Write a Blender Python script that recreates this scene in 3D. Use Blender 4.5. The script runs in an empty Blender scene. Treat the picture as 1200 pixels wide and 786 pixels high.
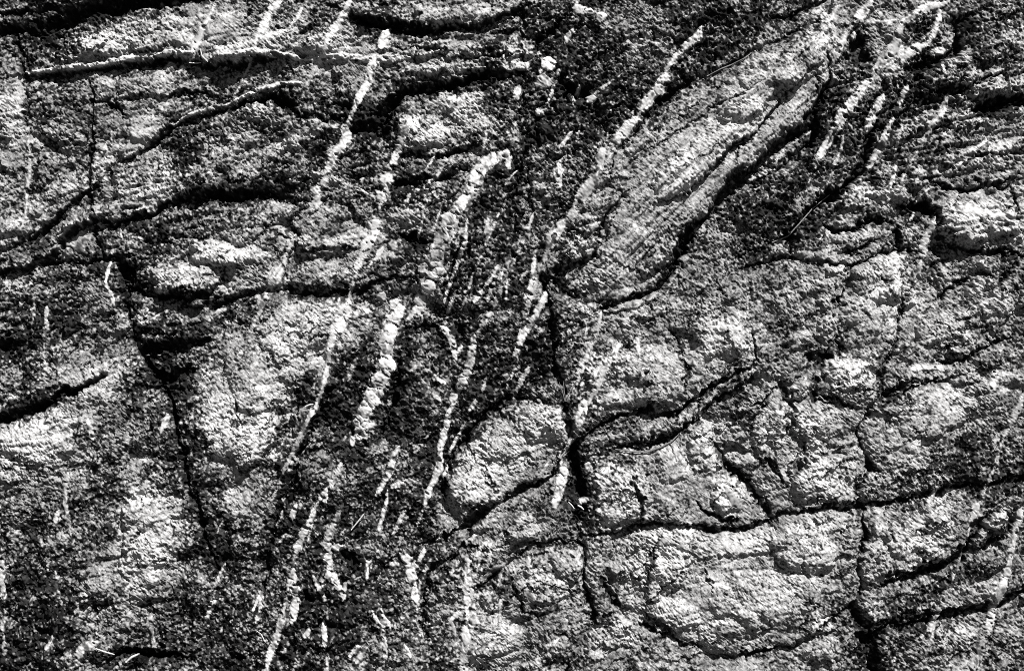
import bpy, math, random
import numpy as np
from mathutils import Vector

# ------------------------------------------------------------------ camera, sky, sun, exposure
scene = bpy.context.scene
COL = scene.collection
PXM = 0.0025                    # one trace unit = 2.5 mm of rock
CX, CY, CZ = 600.0, 393.0, 1.6
CAM_D = 6.0

cam_d = bpy.data.cameras.new('camera')
cam = bpy.data.objects.new('camera', cam_d)
COL.objects.link(cam)
cam.location = (0.0, -CAM_D, CZ)
cam.rotation_euler = (math.radians(90), 0, 0)
cam_d.sensor_width = 36.0
cam_d.lens = 36.0 * CAM_D / (1200 * PXM)
cam_d.clip_end = 2000.0
scene.camera = cam

SUN_IMG = math.radians(66)      # where the light comes from, seen on the rock face (90 = straight down from above)
SUN_OFF = math.radians(33)      # how far it stands off the rock face
sd = Vector((math.cos(SUN_OFF) * math.cos(SUN_IMG), -math.sin(SUN_OFF), math.cos(SUN_OFF) * math.sin(SUN_IMG)))
sun_d = bpy.data.lights.new('sun', 'SUN')
sun_d.energy = 5.0
sun_d.angle = math.radians(0.5)
sun_d.color = (1.0, 0.985, 0.97)
sun = bpy.data.objects.new('sun', sun_d)
COL.objects.link(sun)
sun.rotation_euler = (-sd).to_track_quat('-Z', 'Y').to_euler()
sun.location = (3, -5, 8)

world = bpy.data.worlds.new('World')
scene.world = world
world.use_nodes = True
nt = world.node_tree
nt.nodes.clear()
sky = nt.nodes.new('ShaderNodeTexSky')
sky.sky_type = 'NISHITA'
sky.sun_disc = False
sky.altitude = 2500
sky.air_density = 0.6
sky.dust_density = 0.1
sky.sun_elevation = math.asin(sd.z)
sky.sun_rotation = math.atan2(sd.x, sd.y)
bw = nt.nodes.new('ShaderNodeSeparateColor')       # a black and white picture taken through a red filter: a dark sky
bg = nt.nodes.new('ShaderNodeBackground')
bg.inputs['Strength'].default_value = 0.05
wo = nt.nodes.new('ShaderNodeOutputWorld')
nt.links.new(sky.outputs[0], bw.inputs[0])
nt.links.new(bw.outputs[0], bg.inputs[0])
nt.links.new(bg.outputs[0], wo.inputs[0])
scene.view_settings.view_transform = 'Standard'
scene.view_settings.look = 'None'
scene.view_settings.exposure = 1.6
scene.view_settings.gamma = 1.0
scene.cycles.use_denoising = False
scene.cycles.filter_width = 0.9

# ------------------------------------------------------------------ materials
def material(name, kind, rough=0.85, spec=0.25, bump=0.3, scale=900.0, contrast=0.35):
    m = bpy.data.materials.new(name)
    m.use_nodes = True
    n = m.node_tree
    b = n.nodes['Principled BSDF']
    b.inputs['Roughness'].default_value = rough
    b.inputs['Specular IOR Level'].default_value = spec
    tc = n.nodes.new('ShaderNodeTexCoord')
    nz = n.nodes.new('ShaderNodeTexNoise')
    nz.inputs['Scale'].default_value = scale
    nz.inputs['Detail'].default_value = 3.0
    n.links.new(tc.outputs['Object'], nz.inputs['Vector'])
    mr = n.nodes.new('ShaderNodeMapRange')
    mr.inputs['From Min'].default_value = 0.3
    mr.inputs['From Max'].default_value = 0.7
    mr.inputs['To Min'].default_value = 1 - contrast
    mr.inputs['To Max'].default_value = 1 + contrast
    n.links.new(nz.outputs['Fac'], mr.inputs['Value'])
    mul = n.nodes.new('ShaderNodeVectorMath')
    mul.operation = 'SCALE'
    if kind == 'attr':
        at = n.nodes.new('ShaderNodeAttribute')
        at.attribute_name = 'mineral_shade'
        n.links.new(at.outputs['Color'], mul.inputs[0])
    else:
        mul.inputs[0].default_value = kind
    n.links.new(mr.outputs['Result'], mul.inputs['Scale'])
    n.links.new(mul.outputs['Vector'], b.inputs['Base Color'])
    if bump > 0:
        bp = n.nodes.new('ShaderNodeBump')
        bp.inputs['Strength'].default_value = bump
        bp.inputs['Distance'].default_value = 0.001
        n.links.new(nz.outputs['Fac'], bp.inputs['Height'])
        n.links.new(bp.outputs['Normal'], b.inputs['Normal'])
    return m

M_ROCK = material('grey_rock', 'attr', 0.95, 0.02, 0.35, 700.0, 0.3)
M_QUARTZ = material('white_quartz', 'attr', 0.55, 0.4, 0.25, 420.0, 0.12)
M_BED = material('dark_crevice', 'attr', 0.95, 0.01, 0.3, 600.0, 0.3)
M_SOIL = material('soil', (0.05, 0.05, 0.05), 0.95, 0.1, 0.6, 30.0, 0.4)
M_STRAW = material('dry_straw', (0.3, 0.3, 0.3), 0.6, 0.3, 0.0, 200.0, 0.2)
M_ROOT = material('thin_root', (0.09, 0.09, 0.09), 0.8, 0.2, 0.0, 300.0, 0.3)

# ------------------------------------------------------------------ trace grid
PX, PY = 250, 200
W, H = 1700, 1240
yy, xx = np.mgrid[0:H, 0:W].astype(np.float32)
xx -= PX
yy -= PY

def pnoise(seed, la, lb=None, ang=0.0):
    """correlated noise, unit variance; la along direction ang (degrees, image, y down), lb across"""
    lb = la if lb is None else lb
    r = np.random.RandomState(seed)
    n = r.standard_normal((H, W)).astype(np.float32)
    fy = np.fft.fftfreq(H)[:, None]
    fx = np.fft.rfftfreq(W)[None, :]
    a = math.radians(ang)
    u = fx * math.cos(a) + fy * math.sin(a)
    v = -fx * math.sin(a) + fy * math.cos(a)
    f = np.exp(-2 * (math.pi ** 2) * 0.25 * ((u * la) ** 2 + (v * lb) ** 2))
    o = np.fft.irfft2(np.fft.rfft2(n) * f, s=(H, W))
    return (o / o.std()).astype(np.float32)

def blur(a, l):
    fy = np.fft.fftfreq(H)[:, None]
    fx = np.fft.rfftfreq(W)[None, :]
    f = np.exp(-2 * (math.pi ** 2) * 0.25 * ((fx * l) ** 2 + (fy * l) ** 2))
    return np.fft.irfft2(np.fft.rfft2(a) * f, s=(H, W)).astype(np.float32)

def sig(x):
    return 1 / (1 + np.exp(-np.clip(x, -30, 30)))

def sst(a, b, x):
    t = np.clip((x - a) / (b - a), 0, 1)
    return t * t * (3 - 2 * t)

# domain warp that makes every traced line wander like a natural joint
wx = pnoise(11, 26) * 2.2 + pnoise(12, 7) * 1.3
wy = pnoise(13, 26) * 2.2 + pnoise(14, 7) * 1.3
XW, YW = xx + wx + 1.3 * np.abs(pnoise(15, 5)) + 0.9 * pnoise(17, 2), yy + wy + 1.3 * np.abs(pnoise(16, 5)) + 0.9 * pnoise(18, 2)
XV, YV = xx + wx * 0.32, yy + wy * 0.32

def seg_fields(pts, reach, X, Y):
    """per cell: distance to the polyline, width factor along it, side (+ = upper side), param along"""
    P = np.array(pts, np.float32)
    x0, x1 = int(P[:, 0].min() - reach + PX - 8), int(P[:, 0].max() + reach + PX + 8)
    y0, y1 = int(P[:, 1].min() - reach + PY - 8), int(P[:, 1].max() + reach + PY + 8)
    x0, y0 = max(x0, 0), max(y0, 0)
    x1, y1 = min(x1, W), min(y1, H)
    sl = (slice(y0, y1), slice(x0, x1))
    x, y = X[sl], Y[sl]
    D = np.full(x.shape, 1e6, np.float32)
    T = np.zeros_like(D)
    S = np.zeros_like(D)
    L = np.sqrt(((P[1:, :2] - P[:-1, :2]) ** 2).sum(1))
    tot, acc = L.sum() + 1e-6, 0.0
    for i in range(len(P) - 1):
        ax, ay = P[i, 0], P[i, 1]
        bx, by = P[i + 1, 0], P[i + 1, 1]
        dx, dy = bx - ax, by - ay
        l2 = dx * dx + dy * dy + 1e-6
        t = np.clip(((x - ax) * dx + (y - ay) * dy) / l2, 0, 1)
        d = np.hypot(x - ax - t * dx, y - ay - t * dy)
        s = (dx * (y - ay) - dy * (x - ax))
        if dx < 0 or (dx == 0 and dy > 0):
            s = -s
        c = d < D
        D = np.where(c, d, D)
        T = np.where(c, (acc + t * L[i]) / tot, T)
        S = np.where(c, -np.sign(s), S)
        acc += L[i]
    return sl, D, T, S

# ------------------------------------------------------------------ traced cracks: (points, width, step)  step > 0: the upper side stands proud and throws its shade below
CR = [
 ([(-60,44),(0,37),(50,31),(82,22),(112,12),(170,3),(230,-5),(300,-12)],17,5),
 ([(-30,12),(35,12),(75,10),(120,3),(160,-6)],7,2),
 ([(28,90),(60,89),(115,83),(150,77),(200,70),(226,70),(270,73),(335,74)],8,8),
 ([(10,10),(20,45),(27,70),(29,90),(31,140),(36,165)],6,0),
 ([(45,50),(38,68),(30,86)],4,0),
 ([(104,95),(107,130),(109,160),(108,200),(113,235),(116,270),(128,310)],6,0),
 ([(142,192),(163,180),(175,170),(203,153),(229,140),(267,127),(300,115),(330,108)],6,4),
 ([(191,111),(225,112),(255,115)],7,3),
 ([(300,117),(318,116),(342,121)],11,4),
 ([(300,117),(335,124),(351,135),(381,137),(415,135)],6,2),
 ([(36,285),(55,266),(74,252),(95,236),(112,224)],6,3),
 ([(-60,345),(0,322),(25,315),(48,304),(64,297),(84,280),(115,257),(142,266),(178,249),(211,234),(242,228),(300,226),(345,232)],8,5),
 ([(205,240),(242,230),(300,227)],15,3),
 ([(445,222),(470,214),(500,210),(545,200)],9,3),
 ([(40,309),(80,306),(132,302),(160,300)],7,2),
 ([(132,302),(150,318),(150,335),(165,342),(183,345),(211,353),(242,351),(254,336),(262,318)],8,4),
 ([(140,312),(158,330)],16,2),
 ([(216,364),(254,361),(280,350),(300,343),(325,336)],5,2.5),
 ([(148,320),(152,360),(158,385),(163,410),(175,430),(190,450),(203,470),(206,490),(211,520),(221,560),(235,600),(243,640),(262,670)],9,1),
 ([(165,412),(190,410),(218,403),(245,398)],13,3),
 ([(178,440),(200,447),(228,432)],18,2),
 ([(-60,496),(0,487),(51,477),(76,459),(107,447),(122,436)],12,6),
 ([(-40,412),(0,404),(28,402)],9,4),
 ([(-30,386),(12,392),(38,382)],5,2),
 ([(405,18),(420,22),(445,24),(478,30),(491,38),(516,39),(554,25),(600,14),(613,12)],11,6),
 ([(415,22),(440,24),(470,30)],17,3),
 ([(455,120),(473,109),(516,103),(554,92),(580,88),(612,90)],14,6),
 ([(463,54),(500,62),(534,60)],4,1),
 ([(510,66),(540,74),(575,66),(612,60)],4,2),
 ([(415,150),(437,146),(462,128),(470,112)],14,3),
 ([(475,178),(503,186),(529,180),(560,170)],7,4),
 ([(340,283),(364,292),(402,294),(420,292)],4,2),
 ([(338,337),(356,343),(376,346),(400,348),(425,340),(453,332),(480,325)],6,3),
 ([(465,281),(485,280),(504,287)],10,3),
 ([(300,262),(340,262),(352,270),(338,300),(336,337)],5,1),
 ([(960,30),(930,40),(900,53),(867,71),(834,88),(816,95),(778,117),(765,130),(753,142),(738,160),(722,176),(712,200)],5,-1),
 ([(768,122),(785,112),(805,102)],9,2),
 ([(742,230),(725,240),(709,251),(694,276),(697,297),(676,308),(651,325),(652,345),(690,360)],5,1),
 ([(702,360),(727,354),(753,348),(775,337),(785,325),(793,312),(800,296),(809,284),(821,266),(854,230),(875,206),(905,180),(940,150),(962,125),(975,95),(972,70)],11,6),
 ([(785,325),(800,298),(812,280)],20,4),
 ([(700,365),(730,352),(765,342)],6,3),
 ([(918,455),(925,475),(930,495),(925,513)],8,1),
 ([(947,520),(940,540),(930,558)],6,0),
 ([(898,536),(912,552),(924,570)],6,1),
 ([(940,420),(955,414),(968,424),(958,432)],10,2),
 ([(960,462),(985,468),(1003,480)],7,2),
 ([(820,592),(845,612),(866,608)],8,2),
 ([(745,556),(752,585),(750,614)],7,0),
 ([(755,645),(763,660),(760,676)],6,0),
 ([(717,698),(727,714)],10,1),
 ([(758,722),(775,738),(798,755)],7,3),
 ([(1072,443),(1045,458),(1025,478),(1015,503)],8,2),
 ([(1040,674),(1075,668),(1100,663),(1122,648),(1145,622),(1156,603)],13,3),
 ([(1080,719),(1130,718),(1170,708),(1200,697)],9,3),
 ([(1016,744),(1022,765),(1026,800)],15,1),
 ([(940,648),(960,690)],3,0),
 ([(880,475),(893,470),(905,455)],6,1),
 ([(862,520),(880,530),(893,545)],5,1),
 ([(955,85),(920,116),(880,160),(840,195),(800,228),(775,240)],4,4),
 ([(905,95),(860,115),(815,140),(775,165),(740,190)],2.5,1),
 ([(612,-30),(613,30),(612,100),(611,160),(618,200),(625,260),(632,300)],3.5,0),
 ([(632,300),(638,340),(645,380),(650,400),(655,440),(663,470)],9,0),
 ([(660,470),(668,500),(672,520),(678,545),(680,580),(682,610)],14,0),
 ([(672,540),(670,570),(667,600)],18,0),
 ([(682,610),(686,660),(690,700),(696,730),(684,745),(668,775),(660,800)],5.5,0),
 ([(498,640),(529,628),(545,618),(567,595),(598,579),(625,568),(651,549),(674,526),(688,510)],9,4),
 ([(500,670),(529,648),(549,639),(580,642)],6,2),
 ([(552,600),(552,640),(552,670),(554,690)],4,0),
 ([(554,688),(567,685),(582,674),(600,665),(625,645),(648,637),(682,632)],5,2),
 ([(519,582),(526,545),(544,516),(565,494),(585,478),(604,468),(640,466)],8,0),
 ([(552,520),(565,542),(587,573)],4,1),
 ([(688,510),(705,500),(720,494),(742,484),(768,486),(791,484),(809,469),(829,458),(854,446),(880,433),(890,420),(893,404),(886,390)],8,3),
 ([(745,484),(758,480),(772,484)],12,2),
 ([(700,512),(730,520),(763,524),(793,509),(816,492),(834,476),(867,459),(888,440)],6,3),
 ([(722,526),(758,531),(788,518),(799,506)],4,1),
 ([(800,400),(801,415),(809,430),(803,458)],5,0),
 ([(838,515),(847,535),(857,555),(880,573),(895,590),(906,604)],11,3),
 ([(682,626),(742,619),(791,619),(816,624),(854,620),(900,610),(925,602),(964,594),(1012,592),(1053,587),(1091,579),(1116,573),(1154,566),(1200,556),(1260,548)],6.5,3.5),
 ([(1075,330),(1062,365),(1050,403),(1035,425),(1032,451),(1035,466),(1020,489),(1009,512),(1012,532),(1016,553),(1002,578),(1004,592)],6,0),
 ([(1010,535),(1018,548),(1030,550)],10,1),
 ([(1035,469),(1058,461),(1073,448),(1093,443),(1130,446)],5,2),
 ([(963,425),(958,440),(955,470),(984,472),(990,478)],5,1),
 ([(915,451),(920,468),(936,476)],8,1),
 ([(923,478),(930,500),(926,515)],5,0),
 ([(943,527),(930,545),(925,563)],5,0),
 ([(950,418),(956,428)],13,1),
 ([(897,536),(915,545),(918,565)],6,1),
 ([(1009,594),(1008,640),(1004,670),(1002,690),(997,710)],8,0),
 ([(997,711),(985,720),(969,731),(946,749),(933,758),(900,762),(880,768),(854,769),(800,772)],5,2.5),
 ([(996,708),(1000,725),(1014,740)],8,1),
 ([(1040,591),(1040,610),(1044,628),(1055,640)],3,0),
 ([(1030,683),(1058,680),(1091,665),(1119,652),(1134,637),(1140,620),(1148,606),(1165,592)],9,3),
 ([(1014,752),(1040,735),(1091,728),(1142,718),(1167,711),(1200,697),(1260,680)],6,3),
 ([(1005,748),(1026,764)],14,2),
 ([(1147,645),(1155,640),(1166,634),(1178,628),(1184,612),(1176,600),(1164,594)],6,1),
 ([(1040,90),(1030,115),(1022,150),(1012,200),(989,224),(964,236),(943,251),(925,271),(925,292)],13,2),
 ([(960,110),(955,140),(950,165),(925,190),(905,205)],9,0),
 ([(1005,40),(1008,75)],26,1),
 ([(1063,240),(1080,238),(1098,245),(1104,262)],12,3),
 ([(966,269),(1000,267),(1015,261),(1045,262)],7,3),
 ([(1054,268),(1055,285),(1062,294)],9,1),
 ([(1002,288),(1028,280)],7,2),
 ([(868,318),(900,307),(938,300),(946,307),(975,308),(1002,308),(1020,302),(1053,297),(1078,297),(1100,292)],5,2),
 ([(1002,309),(995,325),(984,345),(981,363)],5,1),
 ([(984,372),(980,388),(982,410),(978,430)],5,0),
 ([(1065,322),(1065,358)],3,0),
 ([(1022,312),(1032,327),(1048,335)],2.5,0),
 ([(1098,210),(1115,222),(1137,228),(1155,220),(1170,216),(1186,206)],7,3),
 ([(1104,276),(1116,287),(1142,292),(1165,296),(1200,300),(1230,300)],6,2),
 ([(1142,126),(1170,122),(1200,120),(1230,124)],13,4),
 ([(1124,30),(1124,50),(1112,62),(1095,70),(1060,85)],12,1),
 ([(1119,102),(1130,103),(1147,99),(1180,84),(1186,64),(1215,50)],4,1),
 ([(1100,192),(1130,200),(1155,182),(1200,180)],4,2),
 ([(1184,218),(1190,240),(1196,262)],4,0),
 ([(1190,310),(1175,330),(1170,345)],5,0),
 ([(1100,350),(1120,338),(1140,328)],7,2),
 ([(1190,390),(1150,410),(1125,424),(1095,425)],6,2),
 ([(814,629),(812,645),(809,657),(793,680),(778,693),(762,706),(752,716)],3,0),
 ([(773,639),(764,652),(758,664),(753,678)],5,1),
 ([(715,694),(724,706),(732,717)],8,1),
 ([(740,762),(738,800)],3,0),
 ([(748,730),(768,742),(800,756),(822,760)],6,2),
 ([(829,670),(838,685)],4,1),
 ([(631,751),(638,745),(650,741),(660,744),(671,750),(674,764),(664,780)],4,1),
 ([(689,734),(676,752)],3,0),
 ([(600,672),(608,700),(618,720),(640,730)],5,1),
 ([(640,700),(620,690),(600,700)],4,1),
 ([(127,771),(160,766),(216,769)],14,3),
 ([(360,510),(345,555),(325,600)],5,0),
 ([(387,455),(370,490),(350,530)],9,0),
 ([(540,290),(530,325),(520,370)],7,0),
 ([(572,290),(560,320),(545,350)],6,0),
 ([(600,240),(608,200),(612,180)],9,0),
 ([(470,420),(462,470),(448,510)],8,0),
 ([(505,660),(495,720),(505,760)],6,0),
 ([(330,600),(318,660),(300,720)],7,0),
 ([(402,640),(412,652),(420,662)],11,1),
 ([(360,690),(366,700)],11,1),
 ([(390,120),(400,125),(420,118)],6,1),
 ([(120,120),(140,125),(150,132)],8,1),
 ([(840,-20),(800,-5),(760,-30)],5,0),
 ([(900,20),(925,22),(950,10),(985,-8)],7,1),
 ([(660,90),(670,110),(690,106)],14,1),
 ([(625,60),(640,45),(665,20)],9,0),
 ([(690,30),(705,40)],12,1),
 ([(640,120),(625,150),(628,180)],8,0),
 ([(710,150),(722,160),(715,150)],9,0),
]

# ------------------------------------------------------------------ traced quartz veins and lit rock lips painted pale: (points, width, whiteness 0..1, break-up 0..1, label or None)
VE = [
 ([(251,7),(246,18),(237,34),(231,46),(225,60)],7.5,.8,.1,'short bright white vein running down into the white ledge seam'),
 ([(213,75),(205,86),(197,97)],5,.5,.5,None),
 ([(30,84),(60,82),(90,79),(115,76),(140,70),(170,67),(200,62),(226,60)],7,.7,.1,'long pale seam along the lip of the ledge'),
 ([(258,66),(300,62),(335,68),(370,70),(400,66),(427,70),(480,68)],8,.7,.15,'pale seam crossed by white veins'),
 ([(203,148),(213,139),(224,134),(245,127),(265,122),(285,113),(300,106),(311,103),(330,100),(353,97)],5,.8,.1,'narrow beaded white seam over a dark crack'),
 ([(330,2),(322,8),(315,15),(310,28),(305,42),(300,52)],8,.75,.2,None),
 ([(355,11),(348,24),(338,36),(325,41),(305,48)],6,.75,.2,None),
 ([(411,0),(406,14),(402,22),(393,35),(384,50),(374,74)],9,.85,.1,None),
 ([(454,33),(450,45),(447,55)],10,.8,.05,None),
 ([(440,66),(435,79),(430,97),(422,113),(414,125)],9,.85,.15,'bright white vein bar crossing the ledge'),
 ([(408,155),(402,168),(395,176),(388,188),(384,200)],10,.75,.3,None),
 ([(380,212),(373,219),(369,228),(371,243)],10,.8,.3,None),
 ([(414,219),(424,223),(435,230),(448,236)],5,.75,.15,None),
 ([(345,274),(341,284),(336,294),(333,304),(331,318),(326,332)],4.5,.7,.3,None),
 ([(322,312),(318,326),(310,345),(300,362)],4,.45,.5,None),
 ([(478,142),(470,160),(462,180),(457,200),(453,216),(449,230),(443,246)],10,.6,.45,None),
 ([(441,258),(438,270),(433,282),(427,294),(422,306),(418,318)],12,.85,.15,'broad white vein bar beside the lens-shaped block'),
 ([(447,292),(440,304),(432,316)],5,.7,.2,None),
 ([(408,355),(400,367),(394,382),(388,396),(384,410)],11,.85,.3,'bright white vein end on the pale block'),
 ([(386,408),(385,425),(382,440),(378,455),(371,476),(361,494),(352,508),(346,522),(338,540)],5.5,.55,.2,'thin straight grey-white vein bordering the pale block'),
 ([(310,345),(303,370),(294,385)],4,.35,.6,None),
 ([(369,447),(366,460)],4,.75,.0,None),
 ([(592,181),(583,183),(575,188),(565,197),(558,210),(550,225),(543,238),(533,250),(524,265),(517,282),(513,298),(510,315),(503,332),(494,348),(490,362),(478,374)],17,.6,.15,'wide quartz vein set with round white lumps'),
 ([(572,150),(568,166),(566,176)],3,.8,.0,None),
 ([(548,275),(543,290),(538,304),(532,320),(526,335),(519,356)],4,.6,.2,None),
 ([(470,355),(461,370),(455,385),(452,405),(453,426),(446,447),(437,464),(428,482),(422,497),(420,512)],17,.5,.25,'wide broken quartz vein with white lumps'),
 ([(430,372),(428,384)],4,.4,.4,None),
 ([(823,32),(818,44),(808,50),(800,57),(791,67),(785,78),(779,90)],8,.75,.25,'white upper length of the long slanting vein'),
 ([(779,90),(772,102),(765,112),(757,122),(748,129)],12,.65,.2,None),
 ([(741,140),(735,148),(728,160),(716,170)],11,.75,.15,None),
 ([(708,175),(703,186),(702,200)],9,.65,.3,None),
 ([(702,203),(694,213),(686,225),(674,246),(664,258),(656,266),(646,282),(640,296)],12,.5,.35,'broad faint stretch of the slanting vein'),
 ([(625,250),(621,262),(612,285),(606,300),(600,312)],5,.5,.45,None),
 ([(626,300),(624,320),(620,336),(615,348)],5.5,.65,.3,None),
 ([(638,342),(634,355),(628,365),(622,377),(615,388),(608,404),(602,418)],7,.7,.2,'pale vein beside the dark upright crack'),
 ([(618,430),(610,446),(601,468)],6,.45,.3,None),
 ([(515,384),(523,390),(528,399),(531,410),(533,424)],7,.85,.2,'short curved bright white vein'),
 ([(602,290),(596,305),(588,325),(580,345),(574,360),(570,378),(560,392)],14,.4,.6,None),
 ([(556,395),(554,408),(552,420),(547,433),(537,451)],10,.65,.3,None),
 ([(531,474),(527,486),(524,497),(520,508),(516,522),(515,535),(516,550),(508,560),(502,575),(497,592)],7,.65,.35,'long narrow beaded vein'),
 ([(498,432),(510,440),(521,448)],4.5,.85,.0,'narrow straight white sliver'),
 ([(508,460),(517,470)],4,.7,.1,None),
 ([(488,442),(500,452),(510,460)],3,.4,.4,None),
 ([(573,438),(565,458),(557,470),(550,482)],4,.5,.4,None),
 ([(545,494),(540,504),(533,517),(526,532)],4,.6,.3,None),
 ([(467,522),(462,540),(453,562),(446,572),(440,581)],6.5,.7,.25,None),
 ([(490,561),(470,566),(458,571)],5,.5,.3,None),
 ([(453,575),(452,594),(448,608),(444,621)],4,.65,.25,None),
 ([(399,544),(396,556)],8,.75,.1,None),
 ([(391,562),(384,573),(375,585)],6.5,.75,.05,'straight white vein bar in the black rock'),
 ([(371,592),(366,604),(361,614),(354,630),(347,645)],6.5,.7,.25,None),
 ([(346,660),(344,674),(343,688),(345,702),(344,716),(342,728)],9,.65,.35,None),
 ([(327,745),(321,757),(315,772),(311,790)],7,.75,.15,None),
 ([(398,598),(395,608),(389,620),(384,634),(386,655),(389,672),(398,690),(402,700)],9,.55,.4,None),
 ([(369,675),(373,682),(377,692),(380,704)],5,.7,.1,None),
 ([(379,728),(380,740),(381,755)],5.5,.85,.0,None),
 ([(303,690),(306,702),(303,716),(301,728)],5,.6,.3,None),
 ([(470,650),(477,660),(481,672),(485,690),(488,710)],10,.75,.2,'bright white vein broken into lumps'),
 ([(437,716),(444,726),(450,739),(452,756),(451,776)],4,.75,.1,None),
 ([(446,713),(452,722),(458,734)],4,.7,.1,None),
 ([(474,753),(478,759),(481,768)],4,.75,.0,None),
 ([(484,724),(491,733),(496,746)],3,.5,.3,None),
 ([(548,670),(549,695),(551,712),(551,728),(546,742),(544,756),(543,770),(542,800)],11,.75,.3,'broad bright white vein reaching the bottom edge'),
 ([(529,728),(534,745),(534,762)],4,.4,.3,None),
 ([(1024,-8),(1018,6),(1011,15),(1003,26)],11,.7,.2,None),
 ([(980,8),(975,20),(971,32)],5,.6,.2,None),
 ([(990,42),(984,55),(977,70)],7,.55,.3,None),
 ([(978,88),(974,102)],7,.5,.4,None),
 ([(1004,36),(1000,46)],7,.55,.3,None),
 ([(1016,26),(1035,26),(1052,23)],6,.5,.2,None),
 ([(1112,2),(1095,7),(1078,13),(1064,20),(1057,26),(1053,41),(1050,54),(1040,64),(1031,74),(1023,86)],12,.55,.3,'pale left arm of the forked vein'),
 ([(1104,12),(1101,25),(1097,38),(1090,47),(1078,54),(1068,60),(1059,68),(1052,75),(1044,83),(1037,89)],9,.6,.15,'smooth grey-white right arm of the forked vein'),
 ([(1021,92),(1012,98),(1004,108),(997,118),(989,127),(984,137),(980,147)],11,.85,.2,'bright white stem below the fork of the vein'),
 ([(976,150),(970,160),(965,174),(958,188)],9,.7,.2,None),
 ([(1036,112),(1029,124),(1022,135),(1019,145),(1016,154)],9,.65,.2,None),
 ([(1063,100),(1058,112),(1053,126)],6,.4,.3,None),
 ([(1046,140),(1038,158),(1030,176),(1020,196)],8,.65,.3,None),
 ([(974,208),(970,217),(964,226)],4,.4,.3,None),
 ([(990,158),(986,175),(980,192)],3.5,.55,.3,None),
 ([(952,152),(935,163),(918,176)],3.5,.5,.4,None),
 ([(1114,108),(1110,125),(1102,138),(1092,150),(1086,160)],7,.45,.4,None),
 ([(1098,166),(1088,184)],4.5,.4,.4,None),
 ([(1097,254),(1094,264),(1089,279),(1086,290),(1084,300)],11,.6,.15,'pale upright vein between two lens blocks'),
 ([(1082,308),(1079,320),(1073,333)],6,.3,.5,None),
 ([(1176,404),(1172,420)],5,.35,.3,None),
 ([(1166,436),(1163,448),(1161,458)],9,.55,.2,None),
 ([(1198,462),(1194,476),(1186,490),(1180,505),(1176,512)],7,.45,.4,None),
 ([(1097,568),(1092,580),(1086,592),(1083,604)],7,.45,.4,None),
 ([(1146,586),(1142,600),(1138,612)],7,.4,.4,None),
 ([(1196,595),(1191,615),(1187,630),(1185,648),(1181,664),(1176,684),(1171,704)],8,.65,.2,'beaded pale vein near the right edge'),
 ([(1166,714),(1163,726),(1160,738)],8,.6,.3,None),
 ([(1153,750),(1147,764),(1140,790)],9,.4,.5,None),
 ([(1108,700),(1098,722),(1088,740)],8,.3,.6,None),
 ([(33,150),(34,180),(33,205),(31,225),(31,256)],4,.45,.35,None),
 ([(132,140),(132,155),(131,170)],3.5,.5,.3,None),
 ([(150,196),(149,215),(149,250)],4,.4,.4,None),
 ([(143,262),(141,280)],3.5,.5,.2,None),
 ([(131,286),(131,298)],3,.7,.1,None),
 ([(128,306),(126,318),(124,328),(128,338),(132,350),(134,364)],6,.8,.15,'short crooked bright white vein'),
 ([(40,342),(39,358),(38,370)],4,.7,.1,None),
 ([(53,358),(54,375),(53,393)],5,.55,.3,None),
 ([(53,408),(54,425),(53,442)],4,.55,.2,None),
 ([(105,490),(109,500),(110,514)],5.5,.7,.1,None),
 ([(79,553),(77,572),(79,598),(81,610),(83,624)],5.5,.5,.3,None),
 ([(196,486),(191,500),(183,513)],7,.6,.3,None),
 ([(148,532),(141,542)],9,.6,.1,None),
 ([(5,655),(4,680),(5,704)],7,.5,.3,None),
 ([(6,715),(6,740),(5,765)],6,.45,.4,None),
 ([(166,694),(170,706)],5,.7,.1,None),
 ([(174,715),(177,732),(182,765)],5,.5,.4,None),
 ([(65,670),(69,690),(70,700)],4,.5,.3,None),
 ([(114,752),(98,758),(92,770)],13,.5,.2,None),
 ([(276,548),(292,590)],7,.15,.6,None),
 ([(236,452),(230,470)],6,.6,.3,None),
 ([(284,414),(273,430),(262,440)],4,.45,.3,None),
 ([(280,366),(276,382)],3,.45,.3,None),
 ([(726,402),(719,414),(712,425)],5,.6,.1,None),
 ([(711,426),(706,438),(701,450),(694,465)],8,.65,.2,'white vein streak on the speckled rock'),
 ([(686,470),(684,484),(680,498)],10,.7,.3,None),
 ([(675,512),(668,523),(658,537)],6,.65,.1,None),
 ([(661,550),(657,565),(655,575),(650,594)],10,.75,.25,'bright white vein beside the black hole'),
 ([(704,364),(701,380),(697,396)],5,.6,.1,None),
 ([(694,402),(686,424),(676,446),(665,465)],5,.5,.3,None),
 ([(709,364),(727,359),(745,357),(765,347),(780,341)],12,.3,.2,'sunlit ledge under the foot of the big slab, painted pale'),  # ledge catching the sun, its brightness put into the colour
 ([(795,316),(788,328),(783,336)],5,.3,.2,None),
 ([(694,514),(712,513),(727,517),(742,515),(753,508),(770,500),(778,494)],8,.35,.3,None),
 ([(640,548),(620,556)],2,.2,.6,None),
 ([(1120,246),(1132,247),(1145,250),(1158,250),(1170,252),(1182,266)],12,.5,.2,'bright white patch on the lens block'),
 ([(1066,432),(1080,430),(1100,431),(1125,435)],8,.4,.2,'bright lip along the top of the block'),
 ([(1160,436),(1178,440),(1200,441)],5,.4,.2,None),
 ([(823,628),(835,629),(856,624)],5,.35,.1,None),
 ([(772,640),(785,632),(800,640)],12,.35,.2,None),
 ([(852,572),(860,588),(868,594)],13,.35,.2,None),
 ([(762,722),(775,726),(785,730)],6,.3,.3,None),
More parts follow.
